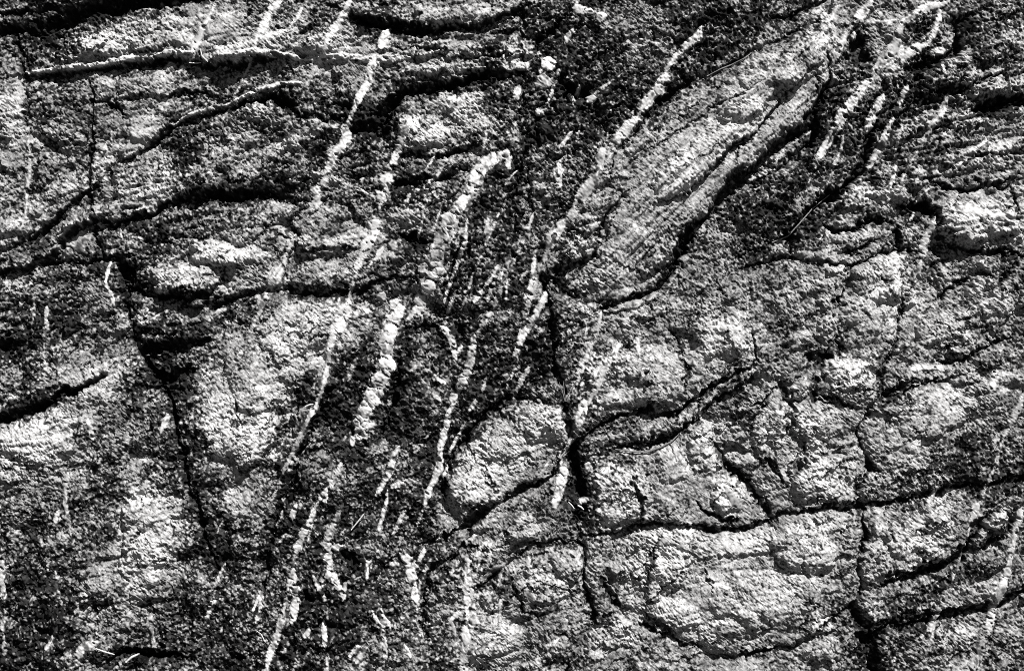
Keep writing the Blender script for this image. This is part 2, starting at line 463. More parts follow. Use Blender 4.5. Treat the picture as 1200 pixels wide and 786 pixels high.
 ([(565,678),(580,667),(595,661)],8,.25,.3,None),
 ([(916,655),(925,670)],8,.2,.4,None),
 ([(620,655),(618,668)],5,.55,.2,None),
 ([(618,692),(626,705)],7,.5,.3,None),
 ([(642,648),(638,662)],5,.4,.3,None),
 ([(608,748),(612,738),(618,736)],5,.5,.3,None),
]

for pts, w, wh in [([(823,34),(790,68),(757,122),(728,160),(702,203),(674,246),(640,296),(620,350),(602,420)],5.5,.42),
                   ([(456,30),(435,80),(414,130),(395,176),(370,228),(341,284),(320,330),(296,385)],5,.38),
                   ([(484,120),(462,180),(441,258),(420,316),(400,367),(384,410),(378,455),(346,520),(318,585)],5,.35),
                   ([(585,250),(560,310),(545,350),(540,360)],3.5,.4),([(560,392),(540,450),(520,508),(497,592),(480,640)],4,.4),
                   ([(412,0),(384,52),(360,98),(350,125)],4.5,.35),([(332,0),(305,50),(280,100),(255,150)],3.5,.28),([(252,8),(225,62),(200,95)],3.5,.4),
                   ([(1025,-5),(990,42),(968,90),(950,130)],4,.35),([(1100,30),(1020,92),(960,190),(935,240)],4,.4),([(1115,105),(1085,160),(1055,215)],4,.35),
                   ([(1200,590),(1180,670),(1160,740),(1145,800)],4,.3),([(1200,462),(1175,515),(1140,610),(1100,720),(1075,790)],4,.25),
                   ([(727,402),(701,450),(684,484),(658,537),(650,595)],4,.45),([(704,364),(692,405),(665,466)],4,.35),
                   ([(400,545),(372,590),(345,650),(325,745),(310,795)],4.5,.4),([(399,600),(385,650),(400,700)],4,.35),([(548,660),(551,720),(543,800)],5,.5),
                   ([(470,645),(488,712)],5,.5),([(620,235),(600,310),(572,370)],4,.3),([(640,345),(612,395),(590,470)],4,.45)]:
    VE.insert(0, (pts, w * .9, min(wh * 1.05, .6), .55, None))
rv = random.Random(31)
for k in range(120):                       # fine parallel threads of quartz in the dark central belt and lower left
    zx, zy, zw, zh = rv.choice([(470, 480, 160, 280), (440, 690, 150, 90), (440, 690, 150, 90), (470, 640, 170, 140), (540, 300, 90, 120), (1080, 180, 60, 100), (250, 700, 230, 90), (650, 120, 60, 100), (700, 420, 60, 60)])
    x, y = zx + rv.uniform(-zw, zw), zy + rv.uniform(-zh, zh)
    a = math.radians(rv.gauss(-66, 12))
    L_ = rv.uniform(12, 34)
    VE.append(([(x, y), (x + L_ * .5 * math.cos(a) + rv.uniform(-2, 2), y - L_ * .5 * math.sin(-a)), (x + L_ * math.cos(a), y - L_ * math.sin(-a))], rv.uniform(2.4, 5.5), rv.uniform(.4, .9), .4, None))

# ------------------------------------------------------------------ white lumps: (x, y, rx, ry, tilt, whiteness)
NO = [
 (573,187,7,9,70,.9),(556,211,7,9,15,1),(543,236,9,7,-40,1),(526,257,9,8,-60,.95),(515,279,7,9,10,.4),(512,300,7,8,0,.35),(514,318,8,5,0,.65),
 (503,334,8,8,-20,.9),(492,354,8,8,0,.9),(530,274,5,4,0,.6),
 (455,425,11,9,15,1),(445,446,10,9,0,.45),(437,464,9,11,-15,1),(447,460,5,6,0,.8),(427,482,8,7,0,.45),(417,495,5,6,20,.9),(428,496,4,4,0,.9),(434,499,6,4,-20,.85),(426,510,6,5,0,.8),(413,518,4,7,0,.5),(453,408,8,7,0,.4),
 (461,355,7,5,-20,.9),(466,365,6,8,35,.8),(455,386,8,8,0,.75),
 (643,74,10,8,-15,1),(636,95,12,9,-20,.4),(667,41,5,10,40,.7),(672,35,4,4,0,1),(679,10,8,6,0,.8),(691,12,5,3.5,0,.9),(704,18,6,6,30,.75),(611,77,9,5,-20,.65),(605,108,5,9,0,.6),(633,130,8,5,-30,.7),(692,117,6,5,30,.7),(655,84,3,7,45,.6),
 (1101,59,9,5,0,.7),
 (554,407,6,4,0,.9),(524,496,4.5,4.5,0,.9),(547,436,5,5,0,.6),(541,447,5,5,0,.6),(532,465,4,5,0,.6),
 (386,656,6,8,-10,.95),(390,676,6,7,-20,.95),(345,709,6,12,8,.8),(348,690,5,4,0,.75),(349,641,5,4,0,.8),(397,640,6,6,0,.75),(382,636,5,4,0,.7),
 (476,655,6,6,0,.95),(483,676,7,8,-20,.95),(486,700,6,12,-15,.95),(462,662,6,4,0,.6),
 (547,704,5,6,0,.85),(551,720,4,6,0,.7),(545,746,6,12,0,.85),(556,726,7,6,0,.5),
 (661,552,5,5,0,.95),(655,563,6,7,0,.9),(651,580,4,8,0,.7),
 (445,229,6,6,0,.75),(453,211,8,7,0,.6),(438,262,7,7,0,.9),(368,225,7,6,0,.85),(379,215,6,5,0,.65),(460,288,5,6,0,.55),(458,300,4,6,-35,.7),
 (742,143,6,4,0,.9),(780,92,5,4,0,.95),(773,106,6,6,0,.7),(724,163,8,6,-25,.7),
 (400,362,4,7,20,.9),(408,365,4,8,20,.9),(398,381,6,8,0,.85),(418,367,6,5,-20,.7),(427,363,4,4,0,.7),(446,348,6,5,0,.7),
 (92,286,16,10,-15,.35),(80,295,6,4,0,.5),
 (1145,593,5,7,0,.4),(1166,713,5,5,0,.5),(1182,670,5,6,0,.55),(1186,645,4,5,0,.5),
 (684,588,5,5,0,.5),(690,545,4,6,0,.65),(736,176,5,4,0,.55),
]

# ------------------------------------------------------------------ swellings of the rock: (x, y, rx, ry, tilt deg, height, bareness with lit tops painted paler)
LU = [
 (632,34,20,10,5,4,.7),(215,332,42,24,10,10,.7),(252,296,30,17,5,7,1),(290,300,28,12,0,4,.5),
 (278,505,44,42,-20,6,.8),(285,530,16,20,0,2,.8),(345,385,52,30,-25,4,.5),(310,440,40,40,0,3,.3),
 (170,630,28,52,8,6,.7),(180,690,26,18,0,4,.3),(45,515,45,28,-10,5,.6),(128,442,45,22,-20,5,.5),(160,435,16,10,0,3,.5),
 (790,210,34,15,-40,4,.9),(735,170,40,18,-45,3,.5),(880,110,55,26,-42,5,.5),(840,170,70,22,-42,5,.4),(730,300,45,32,-30,3,.2),(770,305,30,12,-45,3,.5),(945,75,40,22,-35,6,.5),(920,95,22,14,0,2,.8),
 (685,262,16,12,-20,4,.5),(680,290,22,12,-25,5,.5),(645,285,9,9,0,3,.5),
 (850,400,34,24,-10,6,.6),(870,365,18,10,-10,3,.5),(860,382,26,14,-15,2,.7),
 (730,575,30,38,0,6,.7),(640,495,30,24,0,6,.6),(560,560,40,38,-20,7,.6),(590,520,22,22,0,3,.5),(790,545,20,22,0,4,.5),(830,530,24,26,0,4,.5),(855,585,16,18,30,6,.9),(875,500,28,28,0,5,.3),
 (912,495,12,26,0,5,.6),(950,500,20,16,0,4,.6),(960,560,34,26,-10,7,.6),(995,440,32,16,-5,6,.9),(985,470,22,10,0,3,.3),(938,462,14,10,-20,3,.9),(955,522,12,9,0,3,.9),(985,500,30,20,-30,3,.5),
 (1090,480,50,28,-5,7,.5),(1060,520,24,20,0,3,.4),(1075,555,30,16,0,4,.4),(1065,450,10,10,0,3,.8),(1165,460,25,25,0,3,.3),
 (1000,232,20,13,-10,5,.8),(1045,218,30,16,-15,5,.7),(1075,205,14,12,0,3,.6),(1130,190,34,14,-10,4,.5),(1170,180,20,14,-30,3,.5),(1150,262,46,20,5,7,.8),(1125,270,28,18,10,2,.5),(1190,250,14,24,0,3,.5),
 (1040,330,36,28,15,5,.6),(1055,345,20,16,0,4,.8),(1000,275,30,6,-5,3,.5),(990,310,30,12,0,3,.3),(1010,370,24,24,-30,4,.6),(950,330,18,14,0,3,.3),(968,352,11,9,0,3,.6),(935,355,10,10,0,2,.4),(970,385,14,14,0,4,.7),(940,395,14,12,0,4,.5),
 (1150,400,30,10,0,2,.2),(1160,350,26,20,0,4,.5),(1110,385,36,20,-8,4,.4),(1155,312,20,6,0,3,.6),
 (790,660,20,42,30,6,.9),(755,655,22,40,25,5,.6),(730,700,14,30,0,3,.5),(860,640,50,14,-8,4,.6),(940,640,36,28,0,6,.8),(900,700,70,34,0,5,.5),(850,740,40,18,-25,4,.5),(790,720,34,16,15,4,.7),(780,735,24,8,10,2,.8),
 (615,622,20,20,0,6,.5),(665,660,22,18,0,6,.4),(640,690,24,22,0,5,.5),(652,757,19,16,0,7,.3),(586,645,18,15,0,4,.6),(580,700,22,14,-20,3,.4),(560,675,20,10,-25,3,.6),(575,755,30,30,0,4,.5),(700,755,16,20,0,4,.6),(730,745,20,16,0,3,.6),
 (1166,606,13,15,15,7,.8),(1148,622,10,8,40,4,.5),(1140,634,8,6,0,3,.5),(1080,630,40,28,-15,6,.5),(1050,660,24,20,-40,4,.4),(1160,660,22,14,-15,4,.2),(1170,690,20,10,-10,3,.2),(1025,650,20,30,0,2,.5),(1032,615,14,20,0,3,.6),(1100,605,20,14,0,3,.5),
 (1000,670,20,20,0,2,.5),(960,735,24,8,-12,4,.6),(1015,705,12,18,30,3,.5),(1030,725,20,8,-10,4,.6),(960,760,26,14,-5,4,.6),(1090,760,30,26,0,4,.3),(1130,750,14,14,0,3,.5),(1030,770,20,12,0,3,.2),
 (530,125,40,18,-14,6,.6),(495,155,30,18,10,6,.7),(560,150,18,14,0,3,.3),(480,168,16,8,0,3,.7),(520,60,70,10,-6,4,.5),(540,78,60,8,-8,4,.6),(560,15,50,12,-6,5,.4),(510,20,22,14,10,5,.6),(440,10,14,8,0,3,.2),(400,55,40,14,0,3,.6),(600,60,24,10,0,3,.5),
 (160,50,70,14,-6,5,.6),(90,62,45,12,-10,4,.5),(180,30,50,10,-10,3,.6),(275,60,26,10,-6,4,.7),(270,35,30,18,0,3,.4),(340,50,26,18,0,2,.3),(70,85,22,8,0,2,.2),
 (60,110,26,16,0,3,.3),(170,100,40,14,-10,3,.4),(70,160,26,10,-15,4,.5),(20,140,20,40,0,3,.5),(180,150,30,20,-30,4,.5),(130,180,30,20,-30,3,.3),(300,130,40,12,10,4,.6),(330,175,50,10,-30,4,.5),(260,180,44,14,-28,4,.6),(380,150,40,10,0,3,.5),(200,215,50,12,-20,3,.5),(150,215,14,20,0,2,.5),
 (50,240,50,10,-32,3,.6),(110,215,14,14,0,2,.4),(20,275,26,14,-20,4,.5),(40,305,40,8,-25,3,.5),(90,270,40,8,-38,3,.4),(25,340,34,12,5,4,.4),(110,340,40,24,0,3,.1),(150,300,12,6,0,3,.4),(160,288,12,8,0,3,.6),(165,250,20,6,-20,3,.6),
 (185,380,28,10,10,4,.6),(175,370,16,8,20,2,.6),(145,375,14,12,-20,4,.5),(190,398,26,6,10,3,.6),
 (380,290,36,12,-2,5,.5),(350,282,20,8,-10,3,.6),(380,325,40,14,0,4,.3),(410,285,18,8,0,3,.5),(480,255,24,12,-5,4,.3),(330,330,16,8,0,3,.3),(470,295,16,9,0,4,.4),
 (360,210,50,8,5,3,.4),(320,205,30,8,-10,3,.3),(350,245,24,8,-5,3,.4),(420,245,16,8,30,3,.5),(500,235,30,6,-15,3,.4),(430,195,20,10,-20,2,.2),
 (580,235,16,14,-30,3,.3),(740,110,30,10,-15,2,.2),(720,100,26,10,-20,3,.4),(700,120,18,8,-20,3,.3),(665,150,40,20,-35,2,.0),(780,30,40,20,0,2,.1),(880,90,20,8,-40,2,.5),
 (1050,30,18,14,-20,4,.1),(1120,85,34,18,-15,4,.4),(1160,60,36,16,-20,4,.4),(1150,105,40,6,-12,4,.7),(1120,140,40,12,-8,5,.6),(1085,115,14,12,0,2,.3),(1180,90,20,20,0,3,.5),(1060,155,36,10,-10,3,.4),(1000,190,20,10,0,2,.4),(1170,20,30,14,-30,2,.3),(1190,130,10,10,0,3,.4),
 (780,440,44,30,-10,4,.5),(740,430,24,18,0,3,.3),(745,465,34,9,-3,4,.5),(780,500,50,8,-25,3,.5),(670,370,30,12,0,3,.4),(750,372,44,8,-15,2,.4),(870,350,20,12,0,2,.3),(810,380,26,10,0,2,.2),(690,540,14,30,0,2,.2),
 (285,740,20,20,0,3,.2),(240,710,26,16,-20,4,.3),(290,640,20,16,-10,5,.5),(110,680,20,16,0,4,.4),(65,640,26,16,-20,4,.3),(80,720,20,20,0,2,.1),(70,765,24,14,0,4,.3),(215,630,16,20,0,3,.3),(20,600,24,20,-20,3,.4),(10,620,14,10,0,3,.5),(100,545,20,10,0,2,.2),(200,560,22,18,0,2,.1),(120,555,14,14,0,2,.2),
 (280,420,20,10,0,2,.2),(280,590,20,14,0,3,.3),(310,640,26,6,20,4,.7),
]

CRUST_SHADE = """
773234 446545 766666 634446
443345 523335 586662 227564
366365 457833 875722 265734
347464 336525 786213 475543
443355 445546 764125 343333
346765 322467 642336 755412
456423 433547 653335 322323
755636 224765 562344 433233
553685 226676 854323 333223
543674 256765 253333 323334
235551 378772 244323 223344
356464 767672 273334 222456
563257 766653 352112 112244
564256 665534 432122 123444
665466 676653 442322 235655
653766 676653 432333 236445
"""
G = np.array([[int(c) for c in r.replace(' ', '')] for r in CRUST_SHADE.strip().splitlines()], np.float32) / 9.0  # crust cover, with some shaded places counted in as dark cells

def grid_sample(gx, gy):
    gx = np.clip(gx / 50 - 0.5, 0, 22.999)
    gy = np.clip(gy / 49.125 - 0.5, 0, 14.999)
    i, j = gx.astype(int), gy.astype(int)
    fx, fy = gx - i, gy - j
    return (G[j, i] * (1 - fx) + G[j, i + 1] * fx) * (1 - fy) + (G[j + 1, i] * (1 - fx) + G[j + 1, i + 1] * fx) * fy

# ------------------------------------------------------------------ blocks: label, seeds
BL = [
 ('narrow grey rock strip at the top edge, above the black band in the left corner', [(30,4),(100,-20),(200,-40),(60,0)]),
 ('long pale lens of rock between the black top band and the long white ledge seam', [(150,40),(80,62),(300,35),(230,25),(380,40),(280,58)]),
 ('tall smooth block at the left edge, above the slanting crack', [(10,120),(8,180),(50,215),(20,260),(90,205),(60,190)]),
 ('grey rock below the white ledge seam and above the narrow beaded seam', [(60,115),(100,115),(170,110),(150,140),(250,92),(370,90),(80,160)]),
 ('streaky grey block below the beaded seam and above the wide black ledge shadow', [(250,165),(300,150),(200,200),(350,160),(300,195),(150,215),(390,130)]),
 ('narrow slanting strip of rock between two parallel cracks at the left', [(80,268),(105,244),(40,298)]),
 ('dark speckled block at the left edge with thin white threads, above the rising black crack', [(80,385),(25,350),(60,425),(100,335),(110,400),(20,440)]),
 ('low dark ledge with a small pale lump, just left of the rounded boulder', [(70,290),(110,285)]),
 ('crumbly dark rock above the rounded boulder and under the wide black ledge shadow', [(190,290),(200,262),(165,290),(270,255),(320,245),(240,270)]),
 ('rounded pale boulder bulging over a dark hollow in the left half', [(215,332),(250,297),(290,305),(225,315)]),
 ('small pale slabs wedged under the rounded boulder beside the black junction', [(185,380),(175,372),(190,396)]),
 ('large smooth pale block left of the thin straight vein, brightest at its lower left', [(340,390),(290,480),(370,360),(270,525),(330,430)]),
 ('pale cracked rock just below the rising black crack at the left edge', [(45,515),(125,455),(155,430),(20,560),(100,470)]),
 ('weathered pale and black rock in the bottom left corner left of the winding dark crack', [(170,640),(100,680),(60,740),(20,660),(180,700),(100,620)]),
 ('black speckled rock at the bottom between the winding dark crack and the thin veins', [(285,650),(260,740),(240,700),(290,590)]),
 ('smooth grey rock at the top edge, arched over a curved black hollow', [(520,15),(560,8),(480,5)]),
 ('banded pale rock between the arched hollow and the deep black ledge shadow at the top', [(500,75),(560,72),(400,75),(420,100),(560,45),(490,90)]),
 ('smooth pale tongue of rock directly under the deep black ledge shadow at the top', [(530,125),(495,155),(560,115),(580,130)]),
 ('dark banded rock with wavy layers, left of the wide lumpy quartz vein', [(400,200),(340,215),(430,190),(520,200),(490,250),(440,240)]),
 ('lens-shaped block with a light upper rim, left of the broad white vein bar', [(380,312),(355,285),(400,285)]),
 ('very dark fractured rock carrying the wide lumpy quartz vein in the centre', [(560,260),(500,320),(580,330),(590,230),(560,300)]),
 ('black speckled rock with broken quartz lumps below the lens-shaped block', [(480,370),(440,420),(480,450),(420,480),(410,400),(510,400)]),
 ('dark rock with crossing pale slivers, left of the upright central crack', [(560,420),(600,430),(620,380),(600,360)]),
 ('black rock laced with many short white veins at the bottom centre', [(400,560),(450,620),(400,700),(450,740),(350,650),(480,560),(330,740)]),
 ('black crumbly rock with loose white lumps right of the thin upright crack at the top', [(680,60),(650,20),(640,100),(665,110)]),
 ('dark granular rock crossed by the long slanting white vein', [(720,40),(760,40),(660,180),(700,140),(850,20),(780,60),(660,220)]),
 ('big smooth slanting slab in the upper right, standing proud of the rock around it', [(880,100),(820,180),(740,280),(720,330),(770,160),(940,70),(760,310)]),
 ('small pale wedge of rock at the lower left corner of the big slanting slab', [(683,262),(676,290),(650,290)]),
 ('rough speckled rock running along the lower right edge of the big slanting slab', [(880,260),(920,220),(860,330),(820,360),(750,385),(900,230),(680,375)]),
 ('black-stained rock around the forked vein in the top right', [(1000,130),(970,140),(1030,60),(990,190),(1060,40),(1040,130)]),
 ('layered grey rock in the top right corner right of the forked vein', [(1150,50),(1110,85),(1180,90),(1170,20)]),
 ('pale layered rock at the right edge below the short black slot', [(1120,150),(1160,190),(1080,185),(1060,160),(1180,160)]),
 ('small bright rough lump of rock between two black hollows, upper right', [(1000,235),(1045,220),(1030,235)]),
 ('pale lens of rock with a bright white patch near the right edge', [(1150,260),(1120,272),(1180,270)]),
 ('flat pale ledge and dark hollows left of the lens with the white patch', [(1020,285),(980,285),(1000,298),(1070,275)]),
 ('smooth light block under the flat ledge, with a bright middle', [(1030,340),(1010,375),(1050,350)]),
 ('broad grey block at the right edge below the lens with the white patch', [(1150,330),(1100,400),(1110,340),(1170,400)]),
 ('knobbly speckled rock left of the smooth light block, with rounded knobs', [(930,340),(950,375),(940,400),(960,400),(920,400)]),
 ('smooth pale rounded block with a dark notch at its right end, centre right', [(850,400),(865,372),(840,430)]),
 ('wide speckled block with a pale rim above the double slanting crack', [(740,440),(700,420),(780,450),(730,470),(770,420)]),
 ('pale block split by a fine crack, left of the black upright hole', [(640,495),(620,540),(560,555),(600,510),(580,540)]),
 ('narrow ribbed strip between the two halves of the slanting double crack', [(780,497),(820,478),(850,455),(725,508),(860,450)]),
 ('pale rounded block right of the black upright hole and above the long level crack', [(730,570),(770,590),(820,580),(700,600),(790,545),(860,600)]),
 ('fractured pale block above the long level crack, split by short dark notches', [(880,500),(960,560),(910,500),(985,510),(900,470),(870,540)]),
 ('bright knob of rock with a smooth rounded top, left of the winding upright crack', [(995,440),(985,462)]),
 ('large light block right of the winding upright crack, with a bright upper lip', [(1090,480),(1060,540),(1150,500),(1100,440),(1160,540)]),
 ('large flat pale slab under the long level crack, left of the short upright crack', [(850,680),(950,640),(790,660),(730,690),(900,720),(760,720)]),
 ('rounded speckled cobbles of rock below the black upright hole', [(640,700),(610,620),(650,600),(660,660),(600,690),(652,757)]),
 ('pale rock crossed by the bright vein at the bottom, left of the rounded cobbles', [(575,755),(570,700),(530,680),(560,645)]),
 ('broken light block right of the short upright crack in the lower right', [(1080,630),(1035,640),(1060,655),(1110,610)]),
 ('small egg-shaped pale stone set in a black ring at the lower right edge', [(1166,606),(1150,622)]),
 ('dark layered rock under the egg-shaped stone at the right edge', [(1150,680),(1100,695),(1185,660),(1060,710)]),
 ('dark mottled rock in the bottom right corner', [(1100,755),(1180,740),(1060,770)]),
 ('thin pale ledges along the bottom edge, under the large flat slab', [(960,760),(960,775),(1000,780),(890,785)]),
 ('cracked pale rock at the bottom edge, right of the round cobble', [(715,745),(740,740),(700,760),(780,775)]),
]
NB = len(BL)
NO_FLOOD = len(CR)
rc = random.Random(12)
def wander(x, y, a, n, step, turn, bend=0.0):
    out = [(x, y)]
    for _ in range(n):
        a += rc.uniform(-turn, turn) + bend
        x += math.cos(a) * step * rc.uniform(.7, 1.3)
        y += math.sin(a) * step * rc.uniform(.7, 1.3)
        out.append((x, y))
    return out
for k in range(330):
    x, y = rc.uniform(-60, 1260), rc.uniform(-60, 850)
    r_ = rc.random()
    if r_ < 0.42:
        a = math.radians(rc.gauss(-14, 14))
    elif r_ < 0.72:
        a = math.radians(rc.gauss(-58, 12))
    elif r_ < 0.86:
        a = math.radians(rc.gauss(88, 8))
    else:
        a = rc.uniform(0, 2 * math.pi)
    n = rc.choice([3, 4, 5, 7])
    CR.append((wander(x, y, a, n, rc.uniform(5, 11), .35, rc.uniform(-.08, .08)), rc.uniform(1.4, 3.2), rc.choice([0, .6, 1, 1.5]) if math.sin(a) ** 2 < .5 else 0))
for k in range(120):                      # splinters that leave the big joints
    pts, w, st = CR[rc.randrange(NO_FLOOD)]
    if w < 4:
        continue
    x, y = pts[rc.randrange(len(pts))]
    CR.append((wander(x, y, rc.uniform(0, 2 * math.pi), rc.choice([2, 3, 4]), rc.uniform(4, 8), .4), rc.uniform(2, 4.5), 0))

# ------------------------------------------------------------------ flood the blocks out from their seeds, joints slow the flood
slow = np.zeros((H, W), np.float32)
crack_core = np.zeros((H, W), bool)
groove = np.zeros((H, W), np.float32)
steph = np.zeros((H, W), np.float32)
fill_shade = np.zeros((H, W), np.float32)  # dark soil in the cracks, plus their shade put into the colour
wn = 1 + 0.42 * pnoise(21, 16) + 0.26 * pnoise(22, 4)
open_ = sst(-1.35, -0.1, pnoise(23, 22) + 0.4 * pnoise(24, 6))
for n_c, (pts, w, st) in enumerate(CR):
    o0 = (0.85 if w >= 6 else 0.6) if n_c < NO_FLOOD else 0.45
    reach = max(w * 2, abs(st) * 7 + w, 10)
    sl, D, T, S = seg_fields(pts, reach, XW, YW)
    taper = 0.45 + 0.55 * np.clip(np.sin(np.pi * np.clip(T, 0.0, 1.0)), 0, 1) ** 0.6
    hw = np.maximum(w * (0.5 if w < 6 else 0.44) * taper * np.clip(wn[sl], 0.8 if n_c < NO_FLOOD else 0.45, 1.8), 0.8)
    q = D / hw
    if n_c < NO_FLOOD:
        slow[sl] = np.maximum(slow[sl], (D < 2.2))
    deep = min(w, 14) * 0.95
    g = deep * (1 - sst(0.45, 1.1, q)) * taper * (o0 + (1 - o0) * open_[sl])
    groove[sl] = np.maximum(groove[sl], g)
    fill_shade[sl] = np.maximum(fill_shade[sl], (1 - sst(0.7, 1.15, q + 0.12 * wn[sl] - 0.12)) * (o0 + (1 - o0) * open_[sl]))
    if w >= 5:
        crack_core[sl] |= q < 0.6
    if st:
        fall = np.exp(-np.maximum(D - hw * 0.3, 0) / (abs(st) * 2.6 + 4)) * taper
        side = np.clip(S * np.minimum(D / (hw * 0.5 + 0.5), 1), -1, 1)
        steph[sl] += st * 0.95 * np.where(side > 0, side, side * 0.9) * fall * (D < reach)

f = 2
hs, ws = H // f, W // f
slw = slow.reshape(hs, f, ws, f).max((1, 3)) > 0
lab = np.full((hs, ws), -1, np.int32)
for k, (_, seeds) in enumerate(BL):
    for (sx, sy) in seeds:
        a, b = int((sy + PY) / f), int((sx + PX) / f)
        lab[max(a - 1, 0):a + 2, max(b - 1, 0):b + 2] = k
rng = np.random.RandomState(5)
spd = (pnoise(31, 18) > -0.6)[::f, ::f]
def spread(lab, allow, prob):
    new = lab.copy()
    for dy, dx in rng.permutation([(0, 1), (0, -1), (1, 0), (-1, 0)]):
        sh = np.full_like(lab, -1)
        ys, yd = (slice(max(-dy, 0), hs - max(dy, 0)), slice(max(dy, 0), hs - max(-dy, 0)))
        xs, xd = (slice(max(-dx, 0), ws - max(dx, 0)), slice(max(dx, 0), ws - max(-dx, 0)))
        sh[yd, xd] = lab[ys, xs]
        m = (new < 0) & (sh >= 0) & allow & (rng.rand(hs, ws) < prob)
        new[m] = sh[m]
    return new
for it in range(420):
    lab = spread(lab, ~slw & (spd | (it % 3 == 0)), 0.8)
    if it % 40 == 39 and (lab[~slw] >= 0).all():
        break
for it in range(500):
    lab = spread(lab, np.ones_like(slw), 1.0)
    if (lab >= 0).all():
        break
for it in range(3):                               # smooth the ragged flood fronts
    cnt = []
    pad = np.pad(lab, 1, mode='edge')
    stack = np.stack([pad[i:i + hs, j:j + ws] for i in range(3) for j in range(3)])
    med = stack[4].copy()
    best = np.zeros((hs, ws), np.int32)
    for s in range(9):
        c = (stack == stack[s]).sum(0)
        m = c > best
        best[m] = c[m]
        med[m] = stack[s][m]
    lab = med
lab = np.kron(lab, np.ones((f, f), np.int32))
# nudge the block edges with fine noise
iy = np.clip((yy + PY + pnoise(41, 5) * 1.2).astype(int), 0, H - 1)
ix = np.clip((xx + PX + pnoise(42, 5) * 1.2).astype(int), 0, W - 1)
lab = lab[iy, ix]

# ------------------------------------------------------------------ relief
edge = np.zeros((H, W), np.float32)
edge[:, 1:] = lab[:, 1:] != lab[:, :-1]
edge[1:] = np.maximum(edge[1:], lab[1:] != lab[:-1])
near = np.clip(blur(edge, 9) * 9, 0, 1.2)
Hh = 3.2 * pnoise(51, 90) + 1.6 * pnoise(52, 38) - 4.6 * near

r2 = np.random.RandomState(77)
off = r2.uniform(-2, 2, NB)
tx, ty = r2.uniform(-.035, .035, NB), r2.uniform(-.035, .035, NB)
for k, (_, seeds) in enumerate(BL):
    c = np.mean(np.array(seeds, float), 0)
    m = lab == k
    Hh[m] += (off[k] + np.clip(tx[k] * (xx[m] - c[0]), -3, 3) + np.clip(ty[k] * (yy[m] - c[1]), -3, 3))
offb = blur(Hh, 3)
Hh = offb

bare_lit = np.zeros((H, W), np.float32)
lumpn = pnoise(55, 14)
lumpm = sst(-0.5, 0.9, pnoise(56, 20))
for (x, y, rx, ry, an, h, b) in LU:
    R = max(rx, ry) * 1.6
    x0, x1 = int(max(x - R + PX, 0)), int(min(x + R + PX, W))
    y0, y1 = int(max(y - R + PY, 0)), int(min(y + R + PY, H))
    sl = (slice(y0, y1), slice(x0, x1))
    a = math.radians(an)
    dx, dy = XW[sl] - x, YW[sl] - y
    u = (dx * math.cos(a) + dy * math.sin(a)) / rx
    v = (-dx * math.sin(a) + dy * math.cos(a)) / ry
    r = (np.abs(u) ** 2.7 + np.abs(v) ** 2.7) ** (1 / 2.7) + 1e-6
    p = np.clip(1 - r ** 2.4 / 1.5, 0, 1)
    rw = np.maximum(r + 0.10 * lumpn[sl], 0)
    p = 0.55 * np.clip(1 - rw ** 4.5, 0, 1) ** 0.7 + 0.45 * np.clip(1 - rw ** 2, 0, 1)
    Hh[sl] += h * 1.5 * p
    Hh[sl] -= (0.30 * h) * np.exp(-((rw - 1.04) / 0.11) ** 2) * lumpm[sl]
    bare_lit[sl] = np.maximum(bare_lit[sl], b * (1 - sst(0.6, 1.3, r)))

def ridge(pts, w, h, sharp=2.2):
    sl, D, T, S = seg_fields(pts, w * 1.3, XW, YW)
    e = np.clip(np.minimum(T, 1 - T) * 7, 0, 1)
    q = D / (w * (0.55 + 0.45 * e))
    Hh[sl] += h * np.clip(1 - q ** sharp, 0, 1) ** 0.8 * (0.35 + 0.65 * e)
ridge([(985,35),(930,75),(870,135),(810,195),(760,250),(718,325)], 54, 13)
ridge([(960,62),(905,100),(850,150),(800,205),(765,235)], 19, 4)
ridge([(930,130),(880,180),(840,225),(805,265),(780,310)], 13, 5)
ridge([(850,100),(800,130),(750,170)], 14, 3)
ridge([(826,36),(782,86),(741,140),(702,203),(656,266)], 12, 3)
ridge([(590,182),(543,238),(512,300),(490,362)], 14, 3.5)
ridge([(468,358),(453,420),(437,465),(420,510)], 14, 3)
Hh += steph
cl = grid_sample(xx + 10 * pnoise(61, 30), yy + 10 * pnoise(62, 30))
c = cl + 0.13 * pnoise(63, 45) + 0.11 * pnoise(64, 18) - 0.33 * bare_lit + 0.05
def blob(x, y, rx, ry, an=0, soft=1.0, X=None, Y=None):
    a = math.radians(an)
    dx, dy = (XW if X is None else X) - x, (YW if Y is None else Y) - y
    r = np.hypot((dx * math.cos(a) + dy * math.sin(a)) / rx, (-dx * math.sin(a) + dy * math.cos(a)) / ry)
    return 1 - sst(1 - 0.45 * soft, 1 + 0.45 * soft, r)
